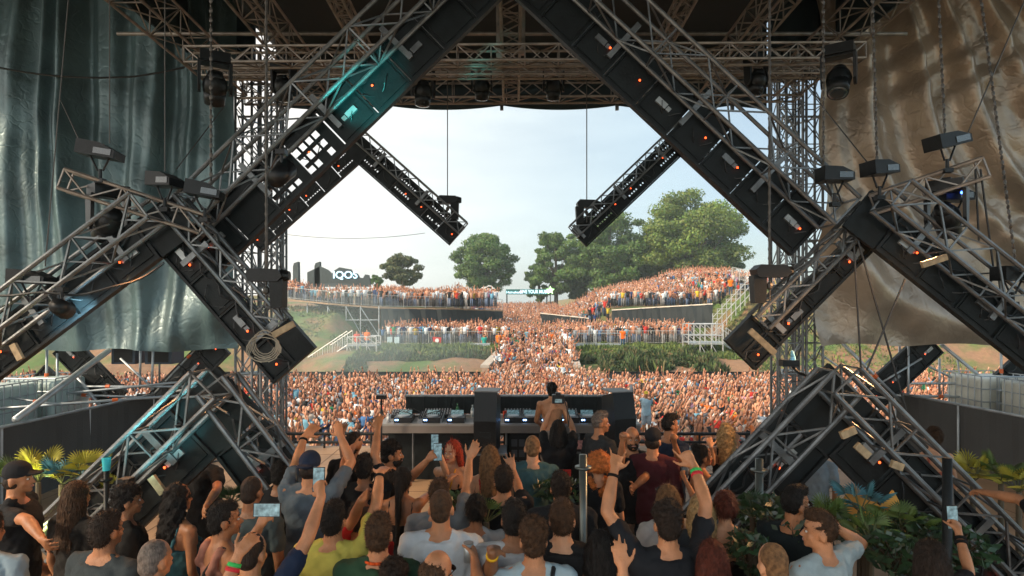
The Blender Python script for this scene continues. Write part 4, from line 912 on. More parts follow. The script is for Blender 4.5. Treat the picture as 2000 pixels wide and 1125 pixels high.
# ---------------------------------------------------------------- roof trusses and towers
RG = 'roof trusses'
def truss(label, a, b, w, h=None, cr=.022, br=.011, group=None, m=None, up=(0, 0, 1), step=None, name='truss'):
    mb = MB(); add_truss(mb, a, b, w, h, up, cr, br, step); o = mb.build(name, m or M_aluw, None); tag(o, label, 'truss', group); return o
truss('long horizontal roof truss nearest the camera', P(368, 112, 9.6), P(1682, 104, 9.6), .26, .24, .022, .011, RG)
truss('thin horizontal roof truss just behind the long one', P(400, 142, 10.4), P(1600, 138, 10.4), .22, .16, .02, .010, RG)
truss('deep front roof truss over the stage opening', P(470, 178, 12.6), P(1560, 172, 12.6), .4, .42, .026, .014, RG, step=.55)
truss('shallow truss under the roof fabric above the front truss', P(470, 138, 12.4), P(1560, 134, 12.4), .3, .2, .02, .011, RG)
for x, w, lb in ((-5.6, .5, 'wide roof truss running front to back beside the teal drape'), (-3.95, .42, 'roof truss running front to back, second from the teal drape'), (-2.62, .22, 'slim roof truss running front to back left of the apex'), (2.62, .22, 'slim roof truss running front to back right of the apex'), (3.98, .42, 'roof truss running front to back, second from the bronze drape'), (5.55, .5, 'wide roof truss running front to back beside the bronze drape'), (-.02, .3, 'roof truss running front to back above the middle of the stage')):
    truss(lb, (x, 2, 7.95), (x, 12.4, 7.5 if abs(x) > .1 else 7.3), w, w * .9, .024, .012, RG)
for y, z, lb in ((10.9, 7.85, 'plain round roof purlin above the first truss'), (8.6, 7.95, 'plain round roof purlin behind the camera side trusses')):
    m = MB(); m.tube((-7, y, z), (7, y, z), .035, 8); tag(m.build('roof_tube', M_aluw, None, True), lb, 'tube')
m = MB(); m.box(P(975, 45, 10.2), (.10, .1, 1.5)); m.box(P(1019, 55, 10.5), (.12, .1, .9)); 
t = thing('ceiling_post', 'orange lit aluminium posts hanging at the middle of the roof', 'post', tuple(P(1000, 60, 10.3))); m.build('posts', M_aluw, t)
def tower(lab, px0, px1, Y, ptop, side):
    t = thing('truss_tower', lab, 'tower', (P((px0 + px1) / 2, 600, Y).x, Y, 0), None); x0, x1 = P(px0, 0, Y).x, P(px1, 0, Y).x; zt = P(0, ptop, Y).z
    for k, (xx, yy) in enumerate(((x0 + .18, Y), (x1 - .18, Y), ((x0 + x1) / 2, Y + .9))):
        m = MB(); add_truss(m, (xx, yy, -2.7), (xx, yy, zt + .8), .34, .34, (0, 1, 0), .028, .013, .42); m.build('mast', M_alu, t)
    m = MB()
    for z in (0.2, 1.6, 3.0, 4.4, 5.8, 7.0): m.tube((x0, Y, z), (x1, Y, z), .025, 5); m.tube((x0, Y, z), ((x0 + x1) / 2, Y + .9, z), .022, 5); m.tube((x1, Y, z), ((x0 + x1) / 2, Y + .9, z), .022, 5)
    for i in range(5): z = .2 + i * 1.4; m.tube((x0 if i % 2 else x1, Y, z), (x1 if i % 2 else x0, Y, z + 1.4), .018, 5)
    m.build('brace', M_steel, t); m = MB(); m.box(((x0 + x1) / 2, Y + .4, -2.62), (1.6, 1.8, .16)); m.build('base', M_black, t)
tower('aluminium truss tower standing beside the teal drape', 466, 548, 12.9, 170, -1)
tower('aluminium truss tower standing beside the bronze drape', 1528, 1600, 12.9, 168, 1)

# ---------------------------------------------------------------- LED arms
def led_arm(lab, e0, e1, Y, pw, tw, tdep, up, holes=None, npanel=None, red=1, cab=.5, toff=0., end=True, group=None, mods=True, cr=.024, mt=None, ext=0, wz=None, tip=0, pext=0):
    """e0,e1: px ends of the lower panel edge; up: +1 the truss lies on the picture-upper side"""
    a, b = P(*e0, Y), P(*e1, Y); u = (b - a); L = u.length; u.normalize(); v = Vector((-u.z, 0, u.x)); v = v if (v.z > 0) == (up > 0) else -v; w = Vector((0, -1, 0))
    t = thing('led_strut', lab, 'led beam', tuple(a), group or 'led beams of the stage set'); n = max(1, round(L / cab)); c = L / n
    m = MB()
    m.obox(a, u, v, w, 0, L, 0, .03, 0, .09); m.obox(a, u, v, w, 0, L, pw - .03, pw, 0, .09)
    m.obox(a, u, v, w, 0, .03, .03, pw - .03, 0, .09); m.obox(a, u, v, w, L - .03, L, .03, pw - .03, 0, .09); m.build('frame', M_black, t)
    m = MB(); hl = MB(); 
    for i in range(n):
        x0, x1 = i * c + .008, (i + 1) * c - .008
        H_ = holes and holes(i, n)
        if not H_:
            m.obox(a, u, v, w, x0, x1, .032, pw - .032, .0, .055); m.obox(a, u, v, w, x0 + .04, x1 - .04, .07, pw - .07, .055, .068)
            m.obox(a, u, v, w, x0, x0 + .02, .032, pw - .032, .055, .085)
        else:
            nu, nv, fu, fv = H_; us = np.linspace(x0, x1, 2 * nu + 2); 
            # columns of openings separated by bars
            cu = (x1 - x0) / nu; cv_ = (pw - .064) / nv
            for j in range(nu): m.obox(a, u, v, w, x0 + j * cu, x0 + j * cu + cu * (1 - fu), .032, pw - .032, .0, .05)
            for j in range(nv):
                for q in range(nu): 
                    solid = (H_ == DASH and j not in (1, 4)) or (H_ == SQ and (q == 0 or j == 3)) or rnd.random() < .06
                    m.obox(a, u, v, w, x0 + q * cu + cu * (1 - fu), x0 + (q + 1) * cu, .032 + j * cv_, .032 + j * cv_ + cv_ * (1 if solid else (1 - fv)), .002, .046)
            m.obox(a, u, v, w, x0, x0 + .03, .032, pw - .032, .05, .075)
    if pext: m.obox(a, u, v, w, -pext, -.006, .0, pw, .01, .06)
    if tip: W_t = pw + toff; m.obox(a, u, v, w, L - tip, L, pw, W_t, 0, .07); m.obox(a, u, v, w, L - tip, L - tip + .03, 0, W_t, .07, .10); m.obox(a, u, v, w, L - .03, L, 0, W_t, .07, .10); m.obox(a, u, v, w, L - tip, L, W_t, W_t + .03, 0, .10)
    m.build('cabinets', M_panel, t)
    if mods:
        for i in range(n):
            x = (i + .5) * c; y = pw * .46 + rnd.uniform(-.03, .03)
            if i % 2 == 0 and not (holes and holes(i, n)): m = MB(); m.obox(a, u, v, w, x - .11, x + .03, y - .03, y + .035, .068, .105); m.obox(a, u, v, w, x + .04, x + .09, y - .02, y + .03, .068, .09); m.build('power_module', M_plate if i % 4 == 0 else M_alu, t)
            m = MB(); m.ell(a + u * (x + .10) + v * (y - .0) + w * .11, (.012, .008, .012), None, 8, 6); (m.build('status_light', M_red, t) if i % 3 != 1 else None)
        for i in range(0, n, 1):
            if rnd.random() < .65:
                x = (i + .5) * c; y = pw * .5; l = rnd.uniform(.2, .45); pts = [a + u * (x + l * (k / 8 - .3)) + v * (y - .12 * math.sin(math.pi * k / 8) + rnd.uniform(-.01, .01)) + w * (.08 + .03 * math.sin(k)) for k in range(9)]; m = MB(); m.path(pts, .006, 4); m.build('cable', M_cable, t)
        m = MB(); m.path([a + u * (L * k / 24) + v * (pw * .72 + .04 * math.sin(k * 1.7)) + w * (.10 + .02 * math.cos(k * 2.3)) for k in range(25)], .009, 5)
        m.build('cable', M_cable, t)
    if tw:
        m = MB(); vc = pw - tw / 2 + toff; wc = .13 + tdep / 2 if wz is None else wz; bb_ = b - u * tip; add_truss(m, a - u * ext + v * vc + w * wc, bb_ + v * vc + w * wc, tw, tdep, tuple(w), cr, .0115, tw * 1.15, 8); m.build('truss_frame', mt or M_alu, t)
        k = 0
        while k * 1.1 < L - .3: m = MB(); m.obox(a, u, v, w, .25 + k * 1.1, .31 + k * 1.1, pw * .35, pw + toff * .6, .09, .13); m.build('clamp', M_alu, t); k += 1
    return t
SQ = (5, 4, .72, .72); DASH = (7, 6, .62, .5)
HA = lambda i, n: SQ if (n * .42 < i < n * .8) and (i % 3 != 1) else None
HE = lambda i, n: DASH if i % 2 == 0 else None
led_arm('long slanting led arm left of the roof apex, partly lit teal', (1000, -18), (430, 536), 7.0, .58, .36, .36, 1, HA, toff=.18)
led_arm('long slanting led arm right of the roof apex', (988, -16), (1540, 500), 7.0, .60, .38, .36, 1, None, toff=.19)
led_arm('led arm sloping from the left knot down to the left frame edge', (322, 504), (-60, 790), 6.5, .48, .30, .34, 1, None, toff=.05, ext=.3, pext=.45)
led_arm('led arm hanging down from the left knot with coiled cable at its tip', (318, 494), (540, 748), 6.6, .33, .22, .26, 1, None, toff=.225, ext=.3, wz=.06, tip=.42)
led_arm('led arm hanging down from the right knot over the crowd', (1705, 485), (1470, 722), 6.8, .24, .19, .24, 1, None, toff=.195, ext=.3, wz=.06, tip=.40)
led_arm('led arm sloping from the right knot down to the right frame edge', (1700, 488), (2070, 782), 6.5, .48, .32, .34, 1, None, toff=.10, ext=.3, pext=.40)
led_arm('far left led arm with rows of slots sloping down behind the big arm', (702, 322), (512, 492), 12.08, .46, .0, .2, 1, HE, cab=.42, mods=True)
led_arm('far left led arm with rows of slots pointing to the hanging light', (700, 322), (878, 480), 12, .47, .26, .24, 1, HE, cab=.42, toff=.08, cr=.016, ext=.4, pext=.44)
led_arm('far right led arm sloping down over the trees', (1330, 306), (1145, 483), 12.08, .45, .26, .24, 1, HE, cab=.42, toff=.07, cr=.016, ext=.4)
led_arm('far right led arm hidden behind the big arm', (1328, 306), (1505, 470), 12, .45, .26, .24, 1, HE, cab=.42, toff=.07, cr=.016, ext=.4, pext=.44)
led_arm('low led arm on the floor at left, leaning away from the center', (430, 888), (170, 1140), 5.6, .58, .30, .30, 1, None, toff=.03, cr=.024, ext=.50, wz=.24, pext=.56)
led_arm('low led arm on the floor at left, leaning toward the center', (428, 886), (628, 1150), 5.63, .56, .27, .28, 1, None, toff=.04, cr=.024, ext=.48, wz=.20)
led_arm('low led arm on the floor at right, leaning toward the center', (1612, 887), (1352, 1160), 5.53, .58, .30, .28, 1, None, toff=.03, cr=.024, ext=.50, wz=.20)
led_arm('low led arm on the floor at right, leaning to the frame corner', (1610, 885), (1905, 1185), 5.5, .58, .30, .30, 1, None, toff=.05, cr=.024, ext=.50, wz=.24, pext=.56)
B_ = 'led arms seen under the side drapes'
led_arm('dark led arm seen below the teal drape, falling to the right', (108, 690), (214, 800), 12.8, .55, .0, .2, 1, None, group=B_)
led_arm('dark led arm seen below the teal drape, rising to the tower', (330, 812), (452, 690), 12.8, .60, .0, .2, 1, None, group=B_)
led_arm('small dark led arm at far left below the teal drape', (40, 770), (92, 712), 12.8, .35, .0, .2, -1, None, group=B_)
led_arm('dark led arm seen below the bronze drape, falling to the left', (1838, 688), (1716, 800), 12.8, .60, .0, .2, 1, None, group=B_)
led_arm('dark led arm at the right edge below the bronze drape', (1950, 790), (2060, 690), 12.8, .55, .0, .2, 1, None, group=B_)
truss('stub truss reaching out left from the left knot', P(128, 352, 6.2), P(400, 440, 6.5), .20, .2, .02, .010, None, M_aluw, step=.28)
truss('stub truss reaching out right from the right knot', P(1700, 402, 6.5), P(1918, 330, 6.2), .20, .2, .02, .010, None, M_aluw, step=.28)
for lab, c in (('coiled white cable hanging near the tip of the left arm', (518, 668)),):
    m = MB(); p = P(c[0], c[1], 6.05)
    for k in range(7): pts = [p + Vector(((.10 + .012 * k) * math.cos(q * .45 + k), -.02 * k * .3, (.12 + .01 * (k % 3)) * math.sin(q * .45 + k) - .012 * k)) for q in range(14)]; m.path(pts, .006, 4)
    tag(m.build('cable_coil', mat('cable_pale', (.32, .27, .2), .6)), lab, 'cable')
for k, (a, b_, Y, lb) in enumerate((((535, 655), (575, 632), 6.0, 'short wooden batten clamped on the left hanging arm'), ((1463, 645), (1512, 690), 6.2, 'wooden batten clamped across the tip of the right hanging arm'), ((1640, 850), (1668, 838), 5.0, 'short pale batten taped high inside the low right arch'), ((1670, 868), (1694, 890), 5.0, 'tilted pale batten taped inside the low right arch'), ((1738, 904), (1760, 912), 5.0, 'small pale batten on the outer leg of the low right arch'), ((298, 930), (322, 962), 5.1, 'yellowish batten taped inside the low left arch'), ((28, 672), (44, 702), 6.0, 'yellowish batten strapped on the arm at the left frame edge'), ((1798, 518), (1846, 502), 5.9, 'wooden batten strapped across the right sloping arm'))):
    m = MB(); p, q = P(*a, Y), P(*b_, Y); d = (q - p).normalized(); m.obox(p, d, Vector((-d.z, 0, d.x)), Vector((0, -1, 0)), 0, (q - p).length, -.03, .03, 0, .035); tag(m.build('wooden_batten', M_tape), lb, 'batten')

# ---------------------------------------------------------------- lights, hoists, chains
M_fix = mat('fixture_black', (.009, .010, .011), .4, 0, .2, 8, .1, 50, spec=.3); M_lens = mat('lens_glass', (.02, .03, .035), .22, 0, .1, 3, coat=1)
def moving_head(lab, px, py, Y, s=1., rot=0, tilt=0, lens=None, grp='moving head lights hung from the front truss'):
    """py = middle of the head; hangs from base above"""
    p = P(px, py, Y); t = thing('moving_head_light', lab, 'stage light', tuple(p + Vector((0, 0, .42 * s))), grp); R = Rz(rot); Rt = R @ Matrix.Rotation(tilt, 3, 'X')
    m = MB(); m.box(p + Vector((0, 0, .36 * s)), (.34 * s, .26 * s, .12 * s), R); m.box(p + Vector((0, 0, .43 * s)), (.10 * s, .10 * s, .04 * s), R); m.build('base', M_fix, t)
    m = MB()
    for sg in (-1, 1): m.prism([p + R @ Vector((sg * .16 * s, y_ * s, z_ * s)) for y_, z_ in ((-.09, .31), (.09, .31), (.07, 0), (.03, -.07), (-.03, -.07), (-.07, 0))], R @ Vector((sg * .035 * s, 0, 0)))
    m.box(p + Vector((0, 0, .30 * s)), (.37 * s, .15 * s, .035 * s), R); m.build('yoke', M_fix, t)
    q = len(m.v); m = MB(); m.ell((0, 0, .02), (.145, .15, .17)); m.tube((0, 0, -.02), (0, 0, -.20), .135, 18, .12); m.tube((0, 0, .1), (0, 0, .2), .11, 14, .08); m.xf(Matrix.Translation(p) @ Rt.to_4x4() @ Matrix.Scale(s, 4)); m.build('head', M_fix, t, True)
    m = MB(); m.tube((0, 0, -.201), (0, 0, -.207), .105, 18); m.ell((0, 0, -.2), (.10, .10, .03)); m.xf(Matrix.Translation(p) @ Rt.to_4x4() @ Matrix.Scale(s, 4)); m.build('lens', lens or M_lens, t, True)
    return t
moving_head('left of the two moving heads hanging in the stage opening', 941, 172, 11.2, 1.0, 0, .35)
moving_head('right of the two moving heads hanging in the stage opening', 1081, 172, 11.2, 1.0, 0, .35)
moving_head('moving head hanging just behind the teal lit arm', 826, 182, 10.6, 1.05, .4, .2)
moving_head('moving head with pale rim hanging left of the teal lit arm', 554, 172, 10.2, 1.0, -.3, .3)
moving_head('moving head with pale rim hanging near the bronze drape tower', 1478, 160, 10.2, 1.0, .3, .3)
moving_head('big moving head hanging over the edge of the teal drape', 420, 172, 8.8, 1.15, .5, .6)
moving_head('big moving head hanging over the edge of the bronze drape', 1638, 158, 8.6, 1.15, -.6, -.5)
M_orange = mat('lamp_orange', (.8, .2, .03), .4, emit=(1, .16, .02, 4)); M_amber = mat('lamp_amber', (.8, .3, .03), .4, emit=(1, .35, .04, 4))
moving_head('moving head with glowing orange lens under the left stub truss', 212, 438, 6.4, .95, .9, .95, M_orange, 'moving head lights under the stub trusses')
moving_head('moving head with glowing amber lens under the right stub truss', 1848, 428, 6.4, .95, -.8, .95, M_amber, 'moving head lights under the stub trusses')
def floodbox(lab, px, py, Y, w=.42, rot=0, tilt=0, s=.84):
    p = P(px, py, Y); t = thing('strobe_light', lab, 'stage light', tuple(p - Vector((0, 0, .3 * s))), 'strobe lights standing on the trusses'); R = Rz(rot) @ Matrix.Rotation(tilt, 3, 'Y')
    m = MB(); m.prism([p + R @ Vector((x * s, -.13 * s, z * s)) for x, z in ((-w / 2, -.06), (w / 2, -.06), (w / 2, .03), (w * .1, .10), (-w / 2, .11))], R @ Vector((0, .26 * s, 0))); m.build('housing', M_fix, t)
    m = MB(); m.box(p + R @ Vector((w * .2 * s, -.134 * s, 0)), (w * .45 * s, .008, .07 * s), R); m.build('front_glass', M_lens, t)
    m = MB(); [m.tube(p + R @ Vector((sg * .11 * s, 0, -.05 * s)), p + Vector((sg * .03 * s, 0, -.22 * s)), .012 * s, 6) for sg in (-1, 1)]; m.tube(p + Vector((0, 0, -.20 * s)), p + Vector((0, 0, -.34 * s)), .02 * s, 8); m.box(p + Vector((0, 0, -.34 * s)), (.10 * s, .08 * s, .05 * s)); m.build('bracket', M_fix, t); return t
floodbox('strobe light on the outer end of the left stub truss', 196, 298, 6.2, .44, .1, .15)
floodbox('strobe light on the middle of the left stub truss', 322, 355, 6.3, .34, -.2, .05)
floodbox('strobe light close to the left knot', 400, 375, 6.3, .4, .2, .15)
floodbox('strobe light perched on the arm at the left frame edge', 62, 545, 6.2, .42, .1, .05)
floodbox('strobe light on the outer end of the right stub truss', 1850, 278, 6.2, .44, .2, -.25)
floodbox('strobe light on the inner part of the right stub truss', 1718, 332, 6.3, .34, .2, -.1)
floodbox('strobe light close to the right knot', 1630, 345, 6.3, .36, 0, 0)
floodbox('strobe light with blue diode near the amber moving head', 1862, 384, 6.5, .36, 0, 0)
floodbox('strobe light perched on the arm at the right frame edge', 1978, 538, 6.2, .36, 0, 0)
m = MB(); m.ell(P(1879, 376, 6.3), .014, None, 8, 6); tag(m.build('blue_diode', mat('blue_diode', (.05, .1, .9), .3, emit=(.05, .15, 1, 8))), 'tiny blue diode glowing on the strobe light housing', 'lamp')
def hoist(lab, px, py, Y, ptop, s=1., bag=-1, thin=False):
    p = P(px, py, Y); t = thing('chain_hoist', lab, 'hoist', tuple(p - Vector((0, 0, .12 * s))), 'motor hoists holding the arms')
    m = MB(); m.prism([p + Vector((x * s, -.11 * s, z * s)) for x, z in ((-.17, -.06), (.17, -.06), (.22, 0), (.17, .08), (-.14, .09), (-.2, .03))], (0, .22 * s, 0)); m.tube(p + Vector((.18 * s, 0, .01 * s)), p + Vector((.27 * s, 0, .01 * s)), .08 * s, 12, .05 * s); m.build('motor', M_fix, t, False)
    m = MB(); m.prism([p + Vector((bag * .14 * s + x * s, -.08 * s, z * s)) for x, z in ((-.08, -.04), (.08, -.04), (.07, -.36), (-.06, -.37))], (0, .16 * s, 0)); m.build('chain_bag', M_black, t)
    zt = 8.0; q = Vector((p.x, p.y, zt)); m = MB(); m.tube(p + Vector((0, 0, .08 * s)), q, .010 if thin else .013, 6)
    if not thin:
        k = 0
        while p.z + k * .05 < zt: m.ell((p.x, p.y, p.z + .1 + k * .05), (.02 if k % 2 else .01, .01 if k % 2 else .02, .03), None, 6, 4); k += 1
    m.build('chain', M_chain, t); m = MB(); m.tube(p + Vector((0, 0, -.06 * s)), p + Vector((0, 0, -.34 * s)), .010, 6); m.ell(p + Vector((0, 0, -.16 * s)), (.035, .03, .045), None, 8, 6); m.build('hook', M_chain, t)
hoist('small hoist on a thin line above the far left arm tip', 874, 392, 11.9, 0, 1.0, 1, True)
hoist('small hoist on a thin line above the far right arm tip', 1146, 400, 11.9, 0, 1.0, -1, True)
hoist('chain hoist with bag above the tip of the left hanging arm', 520, 540, 6.4, 0, .9, 1)
hoist('chain hoist with bag above the tip of the right hanging arm', 1503, 532, 6.6, 0, .9, -1)
def line(lab, a, b, r=.008, chain=False, m=None):
    mb = MB(); a = Vector(a); b = Vector(b); mb.tube(a, b, r, 5)
    if chain:
        n = int((b - a).length / .05)
        for k in range(n): mb.ell(a.lerp(b, k / n), (.02 if k % 2 else .009, .009 if k % 2 else .02, .028), None, 6, 4)
    tag(mb.build('lifting_chain' if chain else 'steel_cable', m or M_chain), lab, 'chain' if chain else 'cable')
def vline(lab, px, py, Y, top=8.0, dx=0, chain=True): p = P(px, py, Y); line(lab, p, (p.x + dx, Y, top), .006, chain)
vline('chain hanging in front of the teal drape above the left knot', 412, 350, 6.4)
vline('chain hanging beside the left stub truss', 322, 335, 6.3, chain=False)
vline('chain hanging to the strobe light at the left stub end', 214, 280, 6.2, chain=False)
vline('thin line hanging to the arm at the left frame edge', 88, 520, 6.2, dx=.4, chain=False)
vline('chain hanging in front of the bronze drape near its tower', 1608, 335, 6.4)
vline('chain hanging to the strobe light on the right stub truss', 1713, 318, 6.3, dx=-.1)
vline('chain hanging to the strobe light at the right stub end', 1845, 255, 6.2, dx=-.15)
vline('chain hanging far right down to the frame edge strobe light', 1984, 520, 6.2, dx=-.6)
line('long thin stay crossing the bronze drape from its tower to the right knot', P(1572, 165, 9), P(1700, 325, 6.6), .008)
line('long thin stay rising from the right stub truss to the roof', P(1890, 260, 7), P(2010, -20, 7), .009)
line('thin stay crossing the teal drape', P(345, 330, 7), P(440, 205, 9), .007)
line('thin stay above the strobe light on the teal drape', P(160, 285, 7), P(118, 195, 9), .007)
for k, (a, b_, lb) in enumerate((((1668, 480), (1684, 760), 'cable dropping from the right knot to the low right arch'), ((1676, 470), (1770, 800), 'cable slanting from the right knot past the black side screen'), ((1768, 545), (1690, 730), 'thin stay crossing the lower part of the bronze drape'), ((1905, 330), (1912, 470), 'cable dropping from the outer end of the right stub truss'), ((1915, 330), (1940, 520), 'second cable dropping from the outer end of the right stub truss'))): line(lb, P(*a, 6.2), P(*b_, 6.2 if k < 3 else 6.3), .010, m=M_cable)
m = MB(); m.path([P(-20 + 380 * k / 16, 128 + 24 * (1 - ((k - 9) / 9) ** 2) - (k > 12) * (k - 12) * 1.5, 11.9) for k in range(17)], .02, 5); tag(m.build('black_cable', M_cable), 'thick black cable sagging across the upper teal drape', 'cable')
m = MB(); m.path([P(-20 + 340 * k / 16, 575 - k * .2 + 3 * math.sin(k) - max(0, k - 8) ** 2 * .9, 5.95) for k in range(17)], .012, 5); tag(m.build('black_cable', M_cable), 'black cable draped along the arm at the left frame edge', 'cable')

# teal and blue beams of lit fixtures
M_teal = mat('lamp_teal', (.1, .6, .6), .3, emit=(.1, .9, .85, 6)); M_blue = mat('lamp_blue', (.3, .7, 1), .3, emit=(.35, .75, 1, 10))
def spot(lab, src, tgt, col, watt, ang, m, Ys=6.0):
    s_, g_ = Vector(src), Vector(tgt); d = (g_ - s_).normalized(); t = thing('spot_fixture', lab, 'stage light', tuple(s_)); b_ = MB(); b_.tube(s_ - d * .22, s_, .07, 14, .09); b_.build('housing', M_fix, t, True); b_ = MB(); b_.tube(s_ + d * .001, s_ + d * .006, .078, 14); b_.build('lens', m, t)
    b_ = MB(); b_.tube(s_ - d * .1, s_ - d * .1 + Vector((0, 0, .16)), .015, 6); b_.box(s_ - d * .1 + Vector((0, 0, .18)), (.08, .08, .04)); b_.build('bracket', M_fix, t)
    la = bpy.data.lights.new('spot_lamp', 'SPOT'); la.energy = watt; la.color = col; la.spot_size = math.radians(ang); la.spot_blend = .5; la.shadow_soft_size = .06; lo = bpy.data.objects.new('spot_lamp', la); C.objects.link(lo); lo.location = s_ + d * .02; lo.rotation_euler = (-d).to_track_quat('Z', 'Y').to_euler()
spot('spot light at the left of the big arm throwing teal light on it', P(560, 330, 5.2), P(705, 190, 6.7), (.05, .85, .8), 330, 24, M_teal)
spot('bright bluish spot light mounted on the arm at the left frame edge', P(128, 606, 6.0), P(190, 640, 6.9), (.4, .8, 1), 60, 70, M_blue)
spot('spot light inside the low left arch throwing teal light on its truss', P(252, 965, 4.7), P(285, 850, 5.2), (.25, .8, .85), 22, 70, M_teal)
spot('spot light low on the left lighting the palm leaves', P(110, 1130, 5.3), P(120, 915, 5.8), (.85, .95, .30), 130, 50, M_amber)

def lens_light(px, py, Y, tgt, col, watt, ang):
    s_, g_ = P(px, py, Y), Vector(tgt); d = (g_ - s_).normalized(); la = bpy.data.lights.new('lens_lamp', 'SPOT'); la.energy = watt; la.color = col; la.spot_size = math.radians(ang); la.spot_blend = .8; la.shadow_soft_size = .12; lo = bpy.data.objects.new('lens_lamp', la); C.objects.link(lo); lo.location = s_ + d * .12; lo.rotation_euler = (-d).to_track_quat('Z', 'Y').to_euler()
lens_light(1838, 470, 6.1, (.6, 5.2, 1.4), (1, .50, .20), 420, 85)
lens_light(224, 470, 6.1, (-2.6, 4.6, 1.4), (1, .42, .16), 170, 75)
# ---------------------------------------------------------------- side screens, tanks, scaffold tubes
for lab, a, b_ in (('black fabric screen closing the stage side under the teal drape', (-7.35, 12.6), (-8.0, 4.0)), ('black fabric screen closing the stage side under the bronze drape', (8.05, 12.9), (8.9, 5.0))):
    t = thing('side_screen', lab, 'screen', (a[0], a[1], 0)); m = MB(); n = 60
    for i in range(n):
        p = Vector((a[0], a[1], 0)).lerp(Vector((b_[0], b_[1], 0)), i / n); q = Vector((a[0], a[1], 0)).lerp(Vector((b_[0], b_[1], 0)), (i + 1) / n)
        w1, w2 = .03 * math.sin(i * .7) + .015 * math.sin(i * 2.3), .03 * math.sin((i + 1) * .7) + .015 * math.sin((i + 1) * 2.3)
        m.poly([(p.x + w1, p.y, 0), (q.x + w2, q.y, 0), (q.x + w2 * .3, q.y, 1.2), (p.x + w1 * .3, p.y, 1.2)])
    m.build('fabric', mat('screen_fabric', (.045, .044, .042), .8, 0, .15, 1.2, .25, 60), t, True); m = MB(); m.tube((a[0], a[1], 1.21), (b_[0], b_[1], 1.21), .025, 8); m.build('top_tube', M_steel, t, True)
    m = MB(); [m.tube((a[0] + (b_[0] - a[0]) * k / 5, a[1] + (b_[1] - a[1]) * k / 5, 0), (a[0] + (b_[0] - a[0]) * k / 5, a[1] + (b_[1] - a[1]) * k / 5, 1.2), .02, 6) for k in range(6)]; m.build('post', M_steel, t)
m = MB(); m.box((-7.1, 12.95, .62), (1.6, .04, 1.1)); tag(m.build('black_cloth', M_skirt), 'black cloth panel beside the foot of the teal drape tower', 'panel')
M_tank = mat('tank_plastic', (.55, .68, .66), .35, 0, .12, 2); M_tankw = mat('tank_plastic_ivory', (.62, .62, .54), .4, 0, .15, 2)
def tank(lab, x, y, z, m_, grp):
    t = thing('water_tank', lab, 'tank', (x, y, z), grp); m = MB(); m.box((x, y, z + .5), (1.0, 1.0, .95)); o = m.build('tank', m_, t); bv = o.modifiers.new('b', 'BEVEL'); bv.width = .07; bv.segments = 3
    m = MB()
    for k in range(7):
        q = -.53 + 1.06 * k / 6
        for sx, sy in ((0, -1), (0, 1)): m.tube((x + q, y + .53 * sy, z), (x + q, y + .53 * sy, z + 1.02), .012, 5)
        for sx in (-1, 1): m.tube((x + .53 * sx, y + q, z), (x + .53 * sx, y + q, z + 1.02), .012, 5)
    for k in range(5):
        zz = z + .02 + 1.0 * k / 4; m.path([(x - .53, y - .53, zz), (x + .53, y - .53, zz), (x + .53, y + .53, zz), (x - .53, y + .53, zz), (x - .53, y - .53, zz)], .012, 5)
    m.build('cage', M_steel, t); m = MB(); m.box((x, y, z - .07), (1.1, 1.1, .12)); m.build('pallet', M_black, t)
for i, (x, y) in enumerate(((-9.35, 12.4), (-9.5, 11.2), (-9.65, 10.0))): tank(['caged teal water tank nearest the stage front at left', 'caged teal water tank in the middle of the left row', 'caged teal water tank nearest the camera in the left row'][i], x, y, .60, M_tank, 'caged water tanks outside the left screen')
for i, (x, y) in enumerate(((9.75, 12.6), (9.95, 11.4))): tank(['caged ivory water tank farther back at right', 'caged ivory water tank nearer the camera at right'][i], x, y, .62, M_tankw, 'caged ivory water tanks outside the right screen')
for lab, x, y in (('raised service deck carrying the tanks at left', -10.4, 9.5), ('raised service deck carrying the tanks at right', 10.8, 9.5)):
    t = thing('service_deck', lab, 'platform', (x, y, -2.7)); m = MB(); m.box((x, y, .42), (4.2 if x > 0 else 4.6, 9, .16)); m.build('deck', M_black, t); m = MB(); [m.tube((x + dx, y + dy, -2.7), (x + dx, y + dy, .36), .05, 6) for dx in (-1.9, 1.9) for dy in (-4, 0, 4)]; m.build('leg', M_steel, t)
M_oran = mat('orange_coupler', (.65, .12, .02), .5)
def pipes(lab, lst, Y, r=.024):
    t = thing('scaffolding', lab, 'scaffolding', tuple(P(lst[0][0][0], lst[0][0][1], Y)))
    for i, q in enumerate(lst):
        a, b_ = q[0], q[1]; rr = q[2] if len(q) > 2 else r; ya = q[3] if len(q) > 3 else Y + .12 * (i % 3); yb = q[4] if len(q) > 4 else ya; m = MB(); p, s_ = P(*a, ya), P(*b_, yb); m.tube(p, s_, rr, 8); m.build('tube', M_steel, t, True)
        if i % 2 == 0: c = p.lerp(s_, .55); d = (s_ - p).normalized(); m = MB(); m.tube(c, c + d * .09, rr * 1.5, 8); m.build('coupler', M_oran, t)
pipes('grey scaffold tubes with orange couplers seen below the teal drape', [((-20, 755), (392, 755)), ((-20, 783), (395, 742), .024, 12, 12.6), ((-30, 800), (390, 770), .026, 10.5, 12.5), ((30, 820), (212, 685), .055, 9.5, 12.2), ((92, 676), (90, 772)), ((300, 640), (296, 790)), ((-10, 765), (300, 777)), ((275, 650), (273, 760)), ((300, 770), (420, 640)), ((150, 735), (205, 805), .035), ((395, 765), (470, 820)), ((310, 560), (312, 780), .02, 13), ((0, 775), (120, 790), .02, 11), ((112, 690), (112, 770)), ((340, 765), (440, 745)), ((235, 700), (300, 760), .02)], 12.5)
